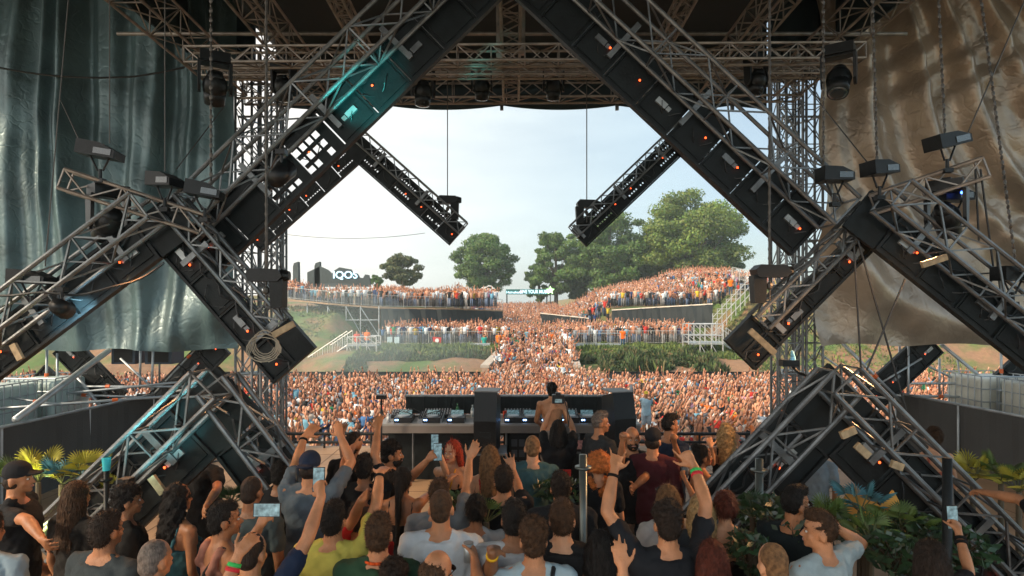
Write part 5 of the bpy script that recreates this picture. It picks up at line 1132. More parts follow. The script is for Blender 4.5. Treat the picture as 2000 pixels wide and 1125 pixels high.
pipes('grey scaffold tubes with orange couplers seen below the bronze drape', [((1640, 665), (1760, 785), .032), ((1838, 672), (1968, 780), .035), ((1757, 670), (1757, 790)), ((1774, 670), (1774, 790)), ((1690, 749), (2030, 749)), ((1800, 775), (2030, 772)), ((1955, 660), (1956, 770)), ((1995, 660), (1990, 770), .02), ((1700, 700), (1620, 790)), ((1700, 760), (1800, 700), .022), ((1600, 690), (1700, 760), .02), ((1760, 690), (1990, 800), .022), ((1750, 772), (1900, 776)), ((1835, 700), (1835, 780), .022), ((1870, 700), (1880, 780), .018)], 12.7)
m = MB()
# dark speaker boxes hanging under the teal drape
for k, (px, w_) in enumerate(((255, 46), (322, 52))):
    t = thing('speaker_cabinet', ['dark blue speaker cabinet hung below the teal drape', 'second dark blue speaker cabinet hung below the teal drape'][k], 'speaker', tuple(P(px, 712, 12.9))); m = MB(); c = P(px, 690, 13.2); m.box(c, (w_ / F * 13, .5, .42)); m.build('box', mat('cabinet_blue', (.015, .04, .07), .5), t); m = MB(); m.box(c + Vector((0, -.253, -.02)), (w_ / F * 10, .008, .3)); m.build('grille', M_black, t)

# ---------------------------------------------------------------- stage front rail and debris
t = thing('front_rail', 'long black rail along the front edge of the stage', 'rail', (0, 13.1, 0)); m = MB(); m.tube((-8, 13.1, .30), (8, 13.1, .30), .035, 8); m.tube((-8, 13.1, .12), (8, 13.1, .12), .03, 8); m.build('tubes', M_black, t)
m = MB(); [m.tube((-8 + k, 13.1, 0), (-8 + k, 13.1, .3), .025, 6) for k in range(17)]; m.build('post', M_black, t)
m = MB()
for k in range(40): m.box((2.9 + k * .09 + rnd.uniform(-.02, .02), 12.95 + rnd.uniform(-.05, .05), .03), (.05, .05, .05), Rz(rnd.random()))
t = thing('bottle_row', 'litter of small bottles and caps along the right front edge of the stage', 'litter', (4, 12.9, 0)); m.build('bottles', mat('litter_mix', (.35, .45, .5), .4, 0, .6, 12), t)
for k, (pts, lb) in enumerate((([(1280, 905), (1340, 915), (1400, 905), (1460, 912)], 'black cable lying across the deck right of the mixing table'), ([(1230, 960), (1300, 925), (1360, 930), (1420, 925), (1470, 930)], 'second black cable curving over the deck at right'), ([(410, 905), (440, 898), (470, 905), (520, 900)], 'black cable lying on the deck behind the low left arch'))):
    m = MB(); pp = []
    for a, b_ in pts: Y = CAMZ * F / (b_ - 600) ; pp.append(Vector(((a - 1000) / F * Y, Y, .015)))
    m.path(pp, .014, 6); tag(m.build('floor_cable', M_cable), lb, 'cable')

# ---------------------------------------------------------------- mixing table
YT = 10.5; zt = 1.0
t = thing('mixing_table', 'long mixing table with pale top and black under panels', 'table', (-.02, 11, 0)); x0, x1 = P(738, 0, YT).x, P(1252, 0, YT).x
m = MB(); m.box(((x0 + x1) / 2, 11.0, zt - .03), (x1 - x0, 1.0, .06)); m.build('table_top', mat('table_white', (.30, .28, .26), .45, 0, .12, 2), t)
m = MB(); m.box(((x0 + x1) / 2, YT - .006, zt - .09), (x1 - x0 - .02, .012, .12)); m.build('table_edge', mat('table_edge', (.20, .17, .15), .5), t)
m = MB(); m.box((-1.18, 10.72, .45), (1.95, .04, .9)); m.box((1.0, 10.9, .45), (2.3, .04, .9)); m.build('under_panel', M_panel, t)
for x in (x0 + .05, -1.7, -.55, -.1, .55, 1.15, x1 - .05): m = MB(); m.tube((x, 10.56, 0), (x, 10.56, zt - .06), .02, 6); m.build('leg', M_alu, t)
t = thing('led_riser', 'low black screen wall standing on the far side of the mixing table', 'screen', (0, 11.4, 1)); m = MB(); m.box((0, 11.45, 1.18), (3.95, .06, .32)); m.build('wall', M_panel, t); m = MB(); [m.box((-1.9 + k * .25, 11.415, 1.18), (.02, .012, .3)) for k in range(16)]; m.build('ribs', M_fix, t); m = MB(); m.box((0, 11.45, 1.35), (3.99, .10, .03)); m.build('top_bar', M_alu, t)  # upright ribs stand proud of the wall face
M_gear = mat('gear_black', (.016, .017, .02), .4); M_knob = mat('knob_silver', (.5, .5, .52), .35, .5); M_led = mat('gear_led', (.2, .4, 1), .3, emit=(.25, .5, 1, 5)); M_silver = mat('gear_silver', (.42, .44, .46), .35, .5)
def player(lab, px, Y=10.78, w=.33): 
    x = (px - 1000) / F * Y; t = thing('media_player', lab, 'media player', (x, Y, zt), 'media players on the mixing table'); m = MB(); m.box((x, Y, zt + .05), (w, .38, .09)); m.build('body', M_gear, t)
    m = MB(); m.tube((x, Y - .05, zt + .095), (x, Y - .05, zt + .115), .105, 20); m.build('jog_wheel', M_silver, t, False); m = MB(); m.prism([(x - .11, Y + .08, zt + .10), (x + .11, Y + .08, zt + .10), (x + .11, Y + .17, zt + .17), (x - .11, Y + .17, zt + .17)], (0, .012, -.012)); m.build('display', M_screen, t)
    for q in (-.12, -.085): m = MB(); m.tube((x + q, Y - .196, zt + .055), (x + q, Y - .19, zt + .055), .014, 10); m.build('button_light', M_led, t)
for px, lb in ((790, 'media player at the left end of the mixing table'), (892, 'media player right of the synthesizer'), (1002, 'media player just right of the left monitor speaker'), (1036, 'media player left of the performer'), (1112, 'media player right of the performer'), (1148, 'media player at the right end of the gear row'), (845, 'media player in front of the synthesizer'), (1072, 'media player right in front of the performer')): player(lb, px, 10.78, .30)
def desk(lab, x, Y, w, d, nx, ny, m_):
    t = thing('sound_mixer', lab, 'sound mixer', (x, Y, zt)); m = MB(); m.prism([(x - w / 2, Y - d / 2, zt), (x - w / 2, Y - d / 2, zt + .06), (x - w / 2, Y + d / 2, zt + .13), (x - w / 2, Y + d / 2, zt)], (w, 0, 0)); m.build('body', m_, t); m = MB()
    for i in range(nx):
        for j in range(ny): px_, py_ = x - w / 2 + w * (i + .5) / nx, Y - d / 2 + d * (j + .5) / ny; zz = zt + .06 + .07 * (j + .5) / ny; m.tube((px_, py_, zz), (px_, py_, zz + .025), .012, 7)
    m.build('key', M_knob if m_ is M_gear else M_gear, t)  # these are round knobs in rows
desk('silver synthesizer with slanted key rows between the left media players', -1.42, 10.82, .42, .4, 12, 6, M_silver); desk('black mixer between the media players in front of the performer', .68, 10.82, .3, .4, 6, 6, M_gear); desk('black effects mixer at left of the synthesizer', -2.0, 11.15, .35, .25, 8, 3, M_gear); desk('black patch unit behind the synthesizer', -1.35, 11.2, .5, .22, 10, 3, M_gear); desk('black patch unit behind the right hand players', .9, 11.2, .6, .22, 10, 3, M_gear); desk('black effects unit with pale labels behind the right players', .1, 11.2, .5, .22, 9, 3, M_gear)
# dark block at table end, towels, red cups
t = thing('red_cups', 'cluster of small red cups on the table right of the left monitor', 'cups', (-.03, 11.1, zt)); 
for k in range(6): m = MB(); a = (-.14 + .045 * k, 11.12 + .05 * (k % 2), zt); m.tube(a, (a[0], a[1], zt + .12), .02, 8, .027); m.build('cup', mat('cup_red', (.7, .06, .02), .4), t)
m = MB(); m.path([(-2.05 + .12 * k, 10.72 + .04 * math.sin(k * 2), zt + .14 + .05 * math.sin(k * 1.3)) for k in range(8)], .008, 5); m.path([(-1.9 + .08 * k, 10.9, zt + .13 + .07 * math.sin(k * .9)) for k in range(9)], .008, 5); tag(m.build('patch_cables', M_cable), 'tangle of patch cables on top of the left media player', 'cable')
for lab, x, Y, w in (('black drawer cabinet under the table in front of the performer', .42, 10.62, .9), ('black drawer cabinet under the table beside the right monitor', 1.05, 10.62, .5)):
    t = thing('equipment_rack', lab, 'cabinet', (x, Y, 0)); m = MB(); m.box((x, Y + .12, .42), (w, .3, .8)); m.build('case', M_fix, t)
    for i in range(int(w / .13)):
        for j in range(4): m = MB(); m.box((x - w / 2 + .07 + i * .13, Y - .034, .12 + j * .18), (.10, .008, .12)); m.build('drawer', mat('rack_front', (.035, .04, .05), .4), t)
def monitor(lab, px, Y, zb, w, h, tilt, yaw, boxw):
    x = (px - 1000) / F * Y; t = thing('monitor_speaker', lab, 'speaker', (x, Y, zb)); R = Rz(yaw); m = MB()
    pr = [(-.24, 0), (.20, 0), (.26, h * .93), (-.16, h * 1.06), (-.26, h * .55)]
    m.prism([Vector((x, Y, zb)) + R @ Vector((-w / 2, a, b_)) for a, b_ in pr], R @ Vector((w, 0, 0))); m.build('cabinet', M_fix, t)
    m = MB(); m.obox(Vector((x, Y, zb)), R @ Vector((1, 0, 0)), R @ Vector((0, 1, 0)), Vector((0, 0, 1)), -w / 2 - .012, w / 2 + .012, -.17, .27, h * 1.06, h * 1.08); m.build('lid', mat('speaker_grey', (.2, .19, .18), .5), t)
    m = MB(); c = Vector((x, Y - .262, zb + h * .42)); m.box(Vector((x, Y, zb)) + R @ Vector((0, -.252, h * .3)), (w * .5, .01, .10), R); m.build('handle', M_black, t)
    b2 = thing('flight_case', 'black flight case under the ' + lab.split(' ', 2)[0] + ' ' + lab.split(' ', 2)[1] + ' monitor speaker', 'case', (x, Y, 0)); m = MB(); m.box((x, Y, zb / 2), (boxw, .62, zb - .01)); m.build('case', M_fix, b2)
    m = MB(); [m.box((x + sx * boxw / 2, Y - .31, zb / 2), (.03, .03, zb)) for sx in (-1, 1)]; m.box((x, Y - .31, zb - .02), (boxw, .025, .03)); m.build('edging', M_alu, b2)
monitor('left black monitor speaker tilted beside the performer', 952, 9.9, .72, .36, .88, .1, -.12, .62)
monitor('right black monitor speaker tilted beside the grey haired man', 1208, 9.9, .80, .36, .80, .1, .28, .52)
m = MB(); m.prism([(1.05, 10.3, .62), (1.4, 10.3, .62), (1.42, 10.45, .66), (1.05, 10.45, .67)], (0, 0, .07)); tag(m.build('pink_towel', mat('towel_pink', (.65, .3, .26), .9, 0, .3, 20, .5, 40)), 'crumpled pink towel on a low case under the table', 'towel')
t = thing('equipment_case', 'low black case carrying the pink towel', 'case', (1.22, 10.37, 0)); m = MB(); m.box((1.22, 10.38, .3), (.45, .2, .6)); m.build('case', M_fix, t); m = MB(); m.box((1.22, 10.27, .57), (.46, .02, .03)); m.build('edging', M_alu, t)
for k, (x, Y, h, col, lb) in enumerate(((-1.0, 11.25, .24, (.05, .18, .08), 'green bottle standing behind the right media player of the left group'), (-2.15, 10.7, .2, (.5, .5, .52), 'clear water bottle at the left end of the table'), (1.62, 10.75, .22, (.4, .45, .5), 'clear water bottle between the gear and the right monitor'), (1.72, 10.9, .16, (.6, .1, .05), 'red cup near the right monitor'), (2.0, 10.8, .2, (.3, .2, .1), 'brown bottle at the right end of the table'), (-.72, 11.2, .22, (.45, .5, .5), 'clear bottle next to the left monitor'))):
    t = thing('bottle', lb, 'bottle', (x, Y, zt)); m = MB(); m.tube((x, Y, zt), (x, Y, zt + h * .62), .034, 14); m.tube((x, Y, zt + h * .62), (x, Y, zt + h * .8), .034, 14, .013); m.tube((x, Y, zt + h * .8), (x, Y, zt + h), .013, 10); m.build('glass', mat('bottle%d' % k, col, .15), t, True); m = MB(); m.tube((x, Y, zt + h * .2), (x, Y, zt + h * .5), .0348, 14); m.build('sticker', M_white, t, True)
# riser behind the guests
t = thing('wooden_riser', 'low grey riser step behind the guests at the middle', 'riser', (.4, 8.6, 0)); m = MB(); m.box((.55, 8.3, .13), (1.7, 1.2, .24)); m.build('body', M_black, t); m = MB(); m.box((.55, 8.3, .265), (1.74, 1.24, .03)); m.build('top', mat('riser_top', (.2, .17, .15), .8, 0, .3, 4), t)
# railing post with collar between guests; mic stand post
def ringpost(lab, px, py, Y, m_, collar=True, r=.035):
    p = P(px, py, Y); t = thing('railing_post', lab, 'post', (p.x, Y, 0)); m = MB(); m.tube((p.x, Y, 0), (p.x, Y, p.z), r, 16); m.build('tube', m_, t, True)
    if collar: m = MB(); m.tube((p.x, Y, p.z - .10), (p.x, Y, p.z - .085), r * 2.1, 18); m.build('collar', m_, t, True)
M_galv = mat('galvanised', (.14, .16, .15), .35, .75, .2, 8)
ringpost('galvanised post with a round collar beside the curly ginger hair', 1139, 888, 4.5, M_galv, True, .029); ringpost('galvanised post with a round collar at the foot of the low right arch', 1483, 896, 5.0, M_galv, True, .032); ringpost('black post topped with a teal cap beside the palm leaves', 208, 915, 5.2, M_black, True, .022)
m = MB(); p = P(208, 905, 5.2); m.tube(p + Vector((0, 0, -.06)), p + Vector((0, 0, .05)), .028, 14, .036); tag(m.build('teal_cup', mat('cup_teal', (.05, .45, .5), .4)), 'teal cup standing on the black post by the palm leaves', 'cup')
ringpost('thick black post in front of the low right arch', 1850, 895, 4.2, M_black, False, .03)
ringpost('slim black microphone stand at the left end of the mixing table', 745, 778, 10.3, M_black, True, .015)
m = MB(); p = P(745, 775, 10.3); m.box(p, (.16, .12, .07)); tag(m.build('table_camera', M_fix), 'small black camera box on top of the slim stand', 'camera')
t = thing('clamp_arm', 'black clamp arm with a small flat light over the low right arch', 'lamp', tuple(P(1545, 712, 6))); m = MB(); m.path([P(1548, 716, 6), P(1560, 728, 6), P(1590, 740, 5.8), P(1604, 775, 5.4)], .014, 6); m.build('arm', M_black, t); m = MB(); m.box(P(1541, 709, 6), (.16, .1, .06)); m.build('lamp_head', M_fix, t)
m = MB(); c = P(1549, 697, 6); m.cone(c, c + Vector((-.01, 0, .05)), .022, .014); m.cone(c + Vector((0, 0, -.03)), c, .026, .022); tag(m.build('feather_toy', mat('toy_blue', (.25, .6, .8), .6, 0, .5, 30), None, True), 'small blue and white toy bird on the flat light', 'toy')

# ---------------------------------------------------------------- plants
def fan_palm(lab, x, y, z, s, n, cols, lean=0., blades=14, grp='potted palms around the guests'):
    t = thing('palm_plant', lab, 'plant', (x, y, z), grp); m = MB(); st = MB(); r = random.Random(int(x * 77 + y * 31))
    for i in range(n):
        a = 2 * math.pi * i / n + r.uniform(-.3, .3); el = r.uniform(.35, 1.35); L = s * r.uniform(.7, 1.1); d = Vector((math.cos(a) * math.cos(el) + lean, math.sin(a) * math.cos(el), math.sin(el))).normalized(); b0 = Vector((x, y, z)); e = b0 + d * L * .55; st.tube(b0, e, .010 * s + .002, 5, .006)
        v = d.cross(Vector((0, 0, 1))).normalized(); 
        for k in range(blades):
            q = (k / (blades - 1) - .5) * 2.5; bd = (d * math.cos(q) + v * math.sin(q)).normalized(); bl = L * .62 * (1 - .25 * abs(q) / 1.3); w_ = bd.cross(d.cross(v)).normalized() * .014 * s * 1.5
            mid = e + bd * bl * .6; tip = e + bd * bl + Vector((0, 0, -.16 * bl)); m.poly([e, mid + w_, tip]); m.poly([e, tip, mid - w_])
    st.build('stem', mat('palm_stem', (.12, .13, .05), .7), t); m.build('leaves', cols, t)
    p = MB(); p.tube((x, y, 0), (x, y, min(z, .34)), .13, 14, .18); p.build('pot', mat('pot_dark', (.05, .04, .035), .7), t)
    if z > .34: p = MB(); p.tube((x, y, .3), (x, y, z), .03, 8, .022); p.build('trunk', mat('palm_trunk', (.10, .08, .05), .8), t)
G1 = mat('palm_green', (.10, .16, .035), .5, 0, .4, 9); G2 = mat('palm_lit_yellow', (.42, .38, .05), .5, 0, .5, 9); G3 = mat('palm_bluegreen', (.06, .20, .24), .5, 0, .4, 9); G4 = mat('leaf_dark', (.022, .055, .02), .4, 0, .5, 12)  # yellow and blue stage light put into the left palms' leaf colours
for i, (px, py, Y, s, mm, lb) in enumerate(((75, 950, 5.7, .55, G2, 'palm at the far left with yellow light in its leaf colour'), (165, 945, 5.6, .52, G2, 'palm near the teal capped post with yellow light in its leaf colour'), (120, 955, 5.5, .45, G3, 'palm between the two yellow ones with blue light in its leaf colour'), (25, 955, 5.9, .5, G1, 'dull palm behind the man in the black cap'), (235, 975, 5.6, .42, G2, 'small palm at the foot of the low left arch'),
    (1900, 950, 5.9, .5, G2, 'yellow green palm behind the low right arch'), (1955, 950, 5.8, .5, G1, 'green palm at the far right behind the outstretched arm'), (1990, 970, 5.6, .45, G2, 'small yellowish palm at the right frame edge'), (1620, 1035, 4.8, .55, G1, 'fan palm under the low right arch'), (1680, 1000, 5.0, .55, G3, 'blue green fan palm seen through the low right arch'), (1760, 1030, 4.6, .5, G1, 'fan palm beside the orange cloth'), (1700, 1060, 4.2, .5, G1, 'low fan palm below the orange cloth'), (950, 1020, 4.6, .42, G1, 'small palm between the bun haired woman and the man in white'), (1470, 1010, 4.6, .42, G4, 'dark palm behind the man with glasses'), (450, 985, 5.2, .35, G4, 'dark little palm in front of the low left arch'))):
    p = P(px, py, Y); fan_palm(lb, p.x, p.y, max(.36, p.z + (.04 if i < 5 or 4 < i < 8 else 0)), s * (.6 if i < 8 else .5), 11 if i < 8 else 9, mm)
def bush(lab, px, py, Y, rx, rz, n, m_, seed):
    p = P(px, py, Y); r = random.Random(seed); t = thing('leafy_plant', lab, 'plant', (p.x, Y, 0), 'leafy plants along the arches'); m = MB(); st = MB()
    for k in range(n):
        a, u, q = r.uniform(0, 6.28), r.uniform(-1, 1), r.uniform(.4, 1) ** .5; k_ = math.sqrt(1 - u * u); c = p + Vector((rx * k_ * math.cos(a) * q, .35 * k_ * math.sin(a) * q, rz * u * q)); d = Vector((r.gauss(0, 1), r.gauss(0, 1) - .4, r.gauss(0, .7))).normalized(); v = d.orthogonal().normalized(); l = r.uniform(.025, .055)
        m.poly([c - d * l, c + v * l * .38, c + d * l, c - v * l * .38])
        if k % 12 == 0: st.tube((p.x, Y, max(0.02, p.z - rz)), c, .006, 4)
    st.tube((p.x, Y, 0), (p.x, Y, max(.1, p.z)), .035, 7); st.build('stem', mat('bush_stem', (.07, .05, .03), .8), t); m.build('leaves', m_, t)
    pt = MB(); pt.tube((p.x, Y, 0), (p.x, Y, .32), .14, 14, .19); pt.build('pot', mat('pot_dark', (.05, .04, .035), .7), t)
G5 = mat('leaf_mid', (.035, .085, .028), .35, 0, .5, 12)
for i, (px, py, Y, rx, rz, n, mm, lb) in enumerate(((1500, 1005, 4.8, .32, .22, 520, G5, 'leafy plant at the foot of the low right arch'), (1530, 1010, 4.4, .25, .2, 350, G4, 'dark leafy plant behind the man with glasses'), (1690, 1045, 4.4, .30, .16, 520, G5, 'glossy leafy plant in front of the orange cloth'), (1790, 1035, 4.6, .32, .2, 520, G4, 'dark leafy plant at the right of the orange cloth'), (1770, 1090, 3.9, .30, .2, 520, G4, 'dark leafy plant low beside the dark haired woman'), (1470, 1080, 4.0, .2, .18, 300, G4, 'dark leafy plant low beside the blond undercut'), (1860, 1060, 4.4, .3, .25, 420, G4, 'dark leafy plant under the outer leg of the right arch'), (1095, 955, 5.5, .35, .15, 300, G4, 'low leafy plant behind the dark haired guests'), (905, 985, 5.2, .25, .12, 250, G5, 'low leafy plant below the woman in the red top'))): bush(lb, px, py, Y, rx * .72, rz * .6, int(n * .8), mm, 50 + i)
M_orc = mat('orange_cloth', (.62, .30, .06), .8, 0, .3, 3)
m = MB(); m.prism([P(1712, 1000, 4.9), P(1745, 958, 4.9), P(1790, 1040, 4.9), P(1770, 1100, 4.9), P(1700, 1090, 4.9)], (0, .02, 0)); tag(m.build('orange_cloth', M_orc), 'bright orange cloth panel behind the leafy plants', 'cloth')
m = MB(); m.prism([P(1640, 985, 5.3), P(1668, 950, 5.3), P(1735, 1000, 5.3), P(1700, 1040, 5.3)], (0, .02, 0)); tag(m.build('orange_cloth', M_orc), 'orange cloth panel seen through the low right arch', 'cloth')
# ---------------------------------------------------------------- the guests on the stage
def G(label, px, py, H=1.76, Y=None, **k):
    """px, py: top of the head in the photograph; the distance follows from the height"""
    Hd_ = H * (1.755 / 1.76)
    if Y is None: Y = F * (CAMZ - Hd_) / (py - 600)
    z0 = 0
    return person(label, (px - 1000) / F * Y, Y, H, z0=z0, **k)
def A(ex, ey, wx, wy, **k): d = dict(e=(ex, ey), w=(wx, wy)); d.update(k); return d
BLK, NAV, WHT, GRY = (.012, .013, .015), (.012, .022, .05), (.60, .66, .70), (.14, .16, .17)
# performer, photographer, people near the table
G('shirtless performer seen from behind at the mixing table', 1078, 745, 1.78, 10.0, tk='salmon', tc=(.42, .20, .15), hair='mop', hc='black', skin='a', top='none', l='table', r='table', legs='shorts', lc=(.25, .2, .17), hyaw=8, group='people working at the table')
t, ar, W_, Rb_ = G('photographer in black with a red and white print, lifting a camera overhead', 1090, 826, 1.70, 8.0, Y=None, tk='photo', tc=BLK, hair='bob', hc='black', l=A(1063, 826, 1080, 790, h=(1082, 778)), r=A(1117, 828, 1100, 790, h=(1097, 778)), legs='jeans', lc=(.01, .01, .012), group='people working at the table') if False else G('photographer in black with a red and white print, lifting a camera overhead', 1090, 832, 1.70, 7.2, tk='photo', tc=BLK, hair='bob', hc='black', l=A(1061, 838, 1078, 796, pose='grip', n=(.7, .5, 0)), r=A(1119, 838, 1101, 796, pose='grip', n=(-.7, .5, 0)), legs='jeans', lc=(.01, .01, .012), group='people working at the table')
c = thing('photo_camera', 'black camera with a pale strap held over the photographer', 'camera', tuple(P(1090, 784, 7.1))); m = MB(); p = P(1090, 779, 7.15); m.box(p, (.14, .09, .10)); m.tube(p, p + Vector((0, .14, 0)), .035, 14); m.box(p + Vector((0, 0, .06)), (.06, .06, .03)); m.build('camera_body', M_fix, c); m = MB(); m.box(p + Vector((0, -.048, -.015)), (.08, .004, .04)); m.build('screen', M_screen, c)
m = MB(); m.path([p + Vector((.07, 0, 0)), p + Vector((.13, -.02, -.2)), p + Vector((.12, -.02, -.32)), p + Vector((.10, -.02, -.1))], .006, 5); m.build('strap', M_strap, c)
m = MB(); b = W_((0, -.158, 1.13)); m.box(b, (.27, .02, .09), Rb_); m.build('print', mat('print_red', (.6, .03, .02), .7), t)
text('EXIT', M_white, t, b + Vector((0, -.013, -.012)), .075, ext=.002, bold=.002, name='print_text')
G('grey haired man in a dark v neck tee turned to the right', 1172, 806, 1.82, 7.05, yaw=60, hyaw=25, tk='charc', tc=(.03, .033, .036), hair='quiff', hc='grey', skin='b', l=None, r='fwd', face=True, group='people working at the table')
G('curly ginger haired woman in black with her back turned', 1168, 880, 1.72, yaw=-15, fem=True, tk='gblk', tc=BLK, hair='curly', hc='ginger', skin='c')
G('bald bearded man in a black polo facing the guests', 1235, 855, 1.80, 6.3, yaw=170, hyaw=10, tk='polo', tc=BLK, hair='bald', hc='dark', skin='b', r=A(1212, 905, 1216, 862, pose='grip', far=False), l=A(1262, 930, 1240, 950, far=False, pose='relax'), face=True, extra=dict(beard=1), lc=(.3, .25, .2), legs='shorts')
G('man in a black cap and dark red checked shirt', 1275, 847, 1.80, 6.2, yaw=20, tk='check', tc=(.07, .015, .02), top='long', hair='hat', hc='dark', extra=dict(capk='black'), hyaw=10)
G('dark haired man in a navy shirt drinking, turned to the right', 1308, 834, 1.82, 6.9, yaw=55, hyaw=15, tk='navy', tc=NAV, top='tee', hair='quiff', hc='black', l='fwd', r=A(1328, 905, 1318, 868, pose='grip', far=False), face=True, skin='b')
t, ar, W_, Rb_ = G('dark haired woman in a black dress with hair tied up, facing right', 1372, 878, 1.68, 6.0, yaw=75, hyaw=5, fem=True, tk='bdress', tc=BLK, top='dress', legs=None, hair='bun', hc='black', skin='b', l='fwd', r=A(1362, 985, 1335, 930, pose='grip', far=False), face=True)
cup('dark drink cup held by the dark haired woman with tied hair', ar['r'], (.08, .09, .1))
G('blond woman in a black dress raising both open hands', 1418, 836, 1.70, 7.0, yaw=12, fem=True, tk='bdress2', tc=BLK, top='dress', legs=None, hair='longwave', hc='blond', skin='c', l=A(1392, 905, 1388, 872, pose='open', h=(1383, 850), far=False), r=A(1452, 895, 1440, 862, pose='open', h=(1437, 842)))
G('dark clothed man behind the blond woman raising one fist', 1470, 900, 1.66, 6.4, yaw=0, tk='dkk', tc=(.02, .02, .022), hair='short', hc='dark', skin='b', r=A(1474, 870, 1470, 842, pose='fist', n=(0, 1, 0)))
G('man with shaved fair head in a patterned teal tunic', 1040, 846, 1.80, yaw=0, tk='tunic', tk_mat=None, tc=(.05, .11, .12), top='poncho', hair='buzz', hc='light', skin='c', lc=(.02, .02, .02), l=None)
G('woman with long light brown hair in a red tank top and jeans', 957, 867, 1.72, yaw=-5, fem=True, tk='redtank', tc=(.50, .015, .02), top='tank', hair='long', hc='light', skin='c', lc=(.06, .10, .16))
t, ar, W_, Rb_ = G('woman with long red hair facing the camera, holding a phone up', 884, 852, 1.70, 6.1, yaw=195, hyaw=12, fem=True, tk='blktank', tc=BLK, top='tank', hair='long', hc='red', skin='c', r=A(872, 925, 858, 883, pose='grip', far=False), l='fwd', face=True, extra=dict(lanyard=('yel', (.6, .3, .03))))
phone('phone with pale screen held up by the red haired woman', ar['r'])
t, ar, W_, Rb_ = G('man with dark curly hair and beard in black, turned right, holding a phone', 765, 870, 1.78, 5.7, yaw=60, hyaw=20, tk='blk2', tc=BLK, hair='curly' if False else 'mop', hc='black', skin='b', r=A(800, 935, 834, 900, pose='grip', far=False), l=None, extra=dict(beard=1), face=True)
phone('phone with bright screen held by the dark bearded man', ar['r'])
G('woman with long black ponytail and bare back, one arm reaching right', 787, 908, 1.70, yaw=8, fem=True, tk='bstrap', tc=BLK, top='tank', hair='pony', hc='black', skin='b', r=A(840, 965, 880, 935, pose='relax', h=(893, 918)), l=None)
G('dark haired man with both hands up behind the man in the blue cap', 712, 905, 1.76, 5.3, yaw=0, tk='blk3', tc=BLK, hair='short', hc='black', skin='b', r=A(728, 880, 738, 838, pose='open', h=(741, 806)), l=A(672, 905, 690, 872, pose='relax', h=(715, 868)))
G('man in a dark tee with brown arms at the edge of the low left arch', 690, 858, 1.78, 6.1, yaw=10, tk='blk4', tc=BLK, hair='short', hc='dark', skin='d', r=A(672, 890, 668, 845, pose='open', h=(676, 822)))
G('man in a grey blue tee and backward navy cap raising both hands', 606, 876, 1.86, 4.95, yaw=4, tk='gblue', tc=(.10, .13, .155), hair='hat', hc='dark', skin='a', extra=dict(backcap=1, capk='navy', capc=(.015, .025, .05), bands=[('l', .03, 'blk', (.01, .01, .01))]), l=A(578, 905, 595, 852, pose='open', h=(622, 826)), r=A(686, 902, 664, 850, pose='open', h=(657, 820)), lc=(.03, .04, .06), wide=1.06)
G('brown haired man in a grey tee stretching one arm to the right', 858, 922, 1.74, 4.6, yaw=5, tk='gry2', tc=(.16, .19, .21), hair='short', hc='brown', r=A(912, 950, 917, 897, pose='open', h=(936, 858)), l=None)
G('man in a white tee with cropped brown hair and broad back', 862, 946, 1.84, 4.0, yaw=3, tk='white1', tc=WHT, hair='buzz', hc='brown', skin='a', lc=(.03, .04, .06), wide=1.05, stout=.08)
t, ar, W_, Rb_ = G('balding man with glasses in front, lifting a drink can', 852, 1046, 1.74, 3.25, yaw=15, hyaw=20, tk='blk5', tc=BLK, hair='receding', hc='brown', skin='a', extra=dict(glasses=1), r=A(935, 1150, 927, 1092, pose='grip', n=(-.6, .6, 0), h=(925, 1055)))
cup('silver drink can held up beside the balding man', ar['r'], (.5, .55, .56), .115, .03, True)
G('woman with black bun in a light grey top', 930, 958, 1.66, 4.45, yaw=0, fem=True, tk='lgry', tc=(.36, .38, .39), hair='updo', hc='black', skin='b')
G('dark haired man in black raising an open hand', 984, 920, 1.76, 4.9, yaw=0, tk='blk6', tc=BLK, hair='short', hc='dark', skin='a', r=A(1015, 962, 1003, 920, pose='spread', h=(990, 880), far=True), l=None)
G('black haired man in a white tee raising one fist with a yellow band', 1004, 975, 1.80, 3.9, yaw=2, tk='white2', tc=(.44, .46, .48), hair='short', hc='black', skin='d', extra=dict(bands=[('l', .035, 'yel', (.7, .4, .02))]), l=A(958, 1120, 962, 1078, pose='fist', n=(0, 1, 0), far=False, h=(966, 1060)))
G('man with curly brown hair in a pale blue tee with a dark strap', 1042, 1002, 1.78, 3.6, yaw=-3, tk='pblue', tc=(.34, .45, .50), hair='mop', hc='brown', skin='a', extra=dict(cross=1))
G('man with cropped dark hair in black at the middle', 1095, 922, 1.78, 4.65, yaw=-3, tk='blk7', tc=(.02, .022, .025), hair='short', hc='dark', skin='b', wide=1.06)
G('man with short brown hair in a black tee in front of the galvanised post', 1098, 976, 1.82, 3.85, yaw=6, tk='blk8', tc=(.016, .016, .017), hair='short', hc='brown', skin='c', wide=1.04)
G('woman with long black hair and thin white straps', 1172, 1000, 1.66, 3.75, yaw=10, fem=True, tk='wstrap', tc=(.5, .48, .45), top='tank', hair='long', hc='black', skin='a')
G('guest at the bottom edge with only a raised open hand in view', 1262, 1150, 1.60, 2.75, yaw=0, tk='blk9', tc=BLK, hair='short', hc='dark', skin='a', l=A(1238, 1105, 1216, 1052, pose='open', h=(1196, 1002)))
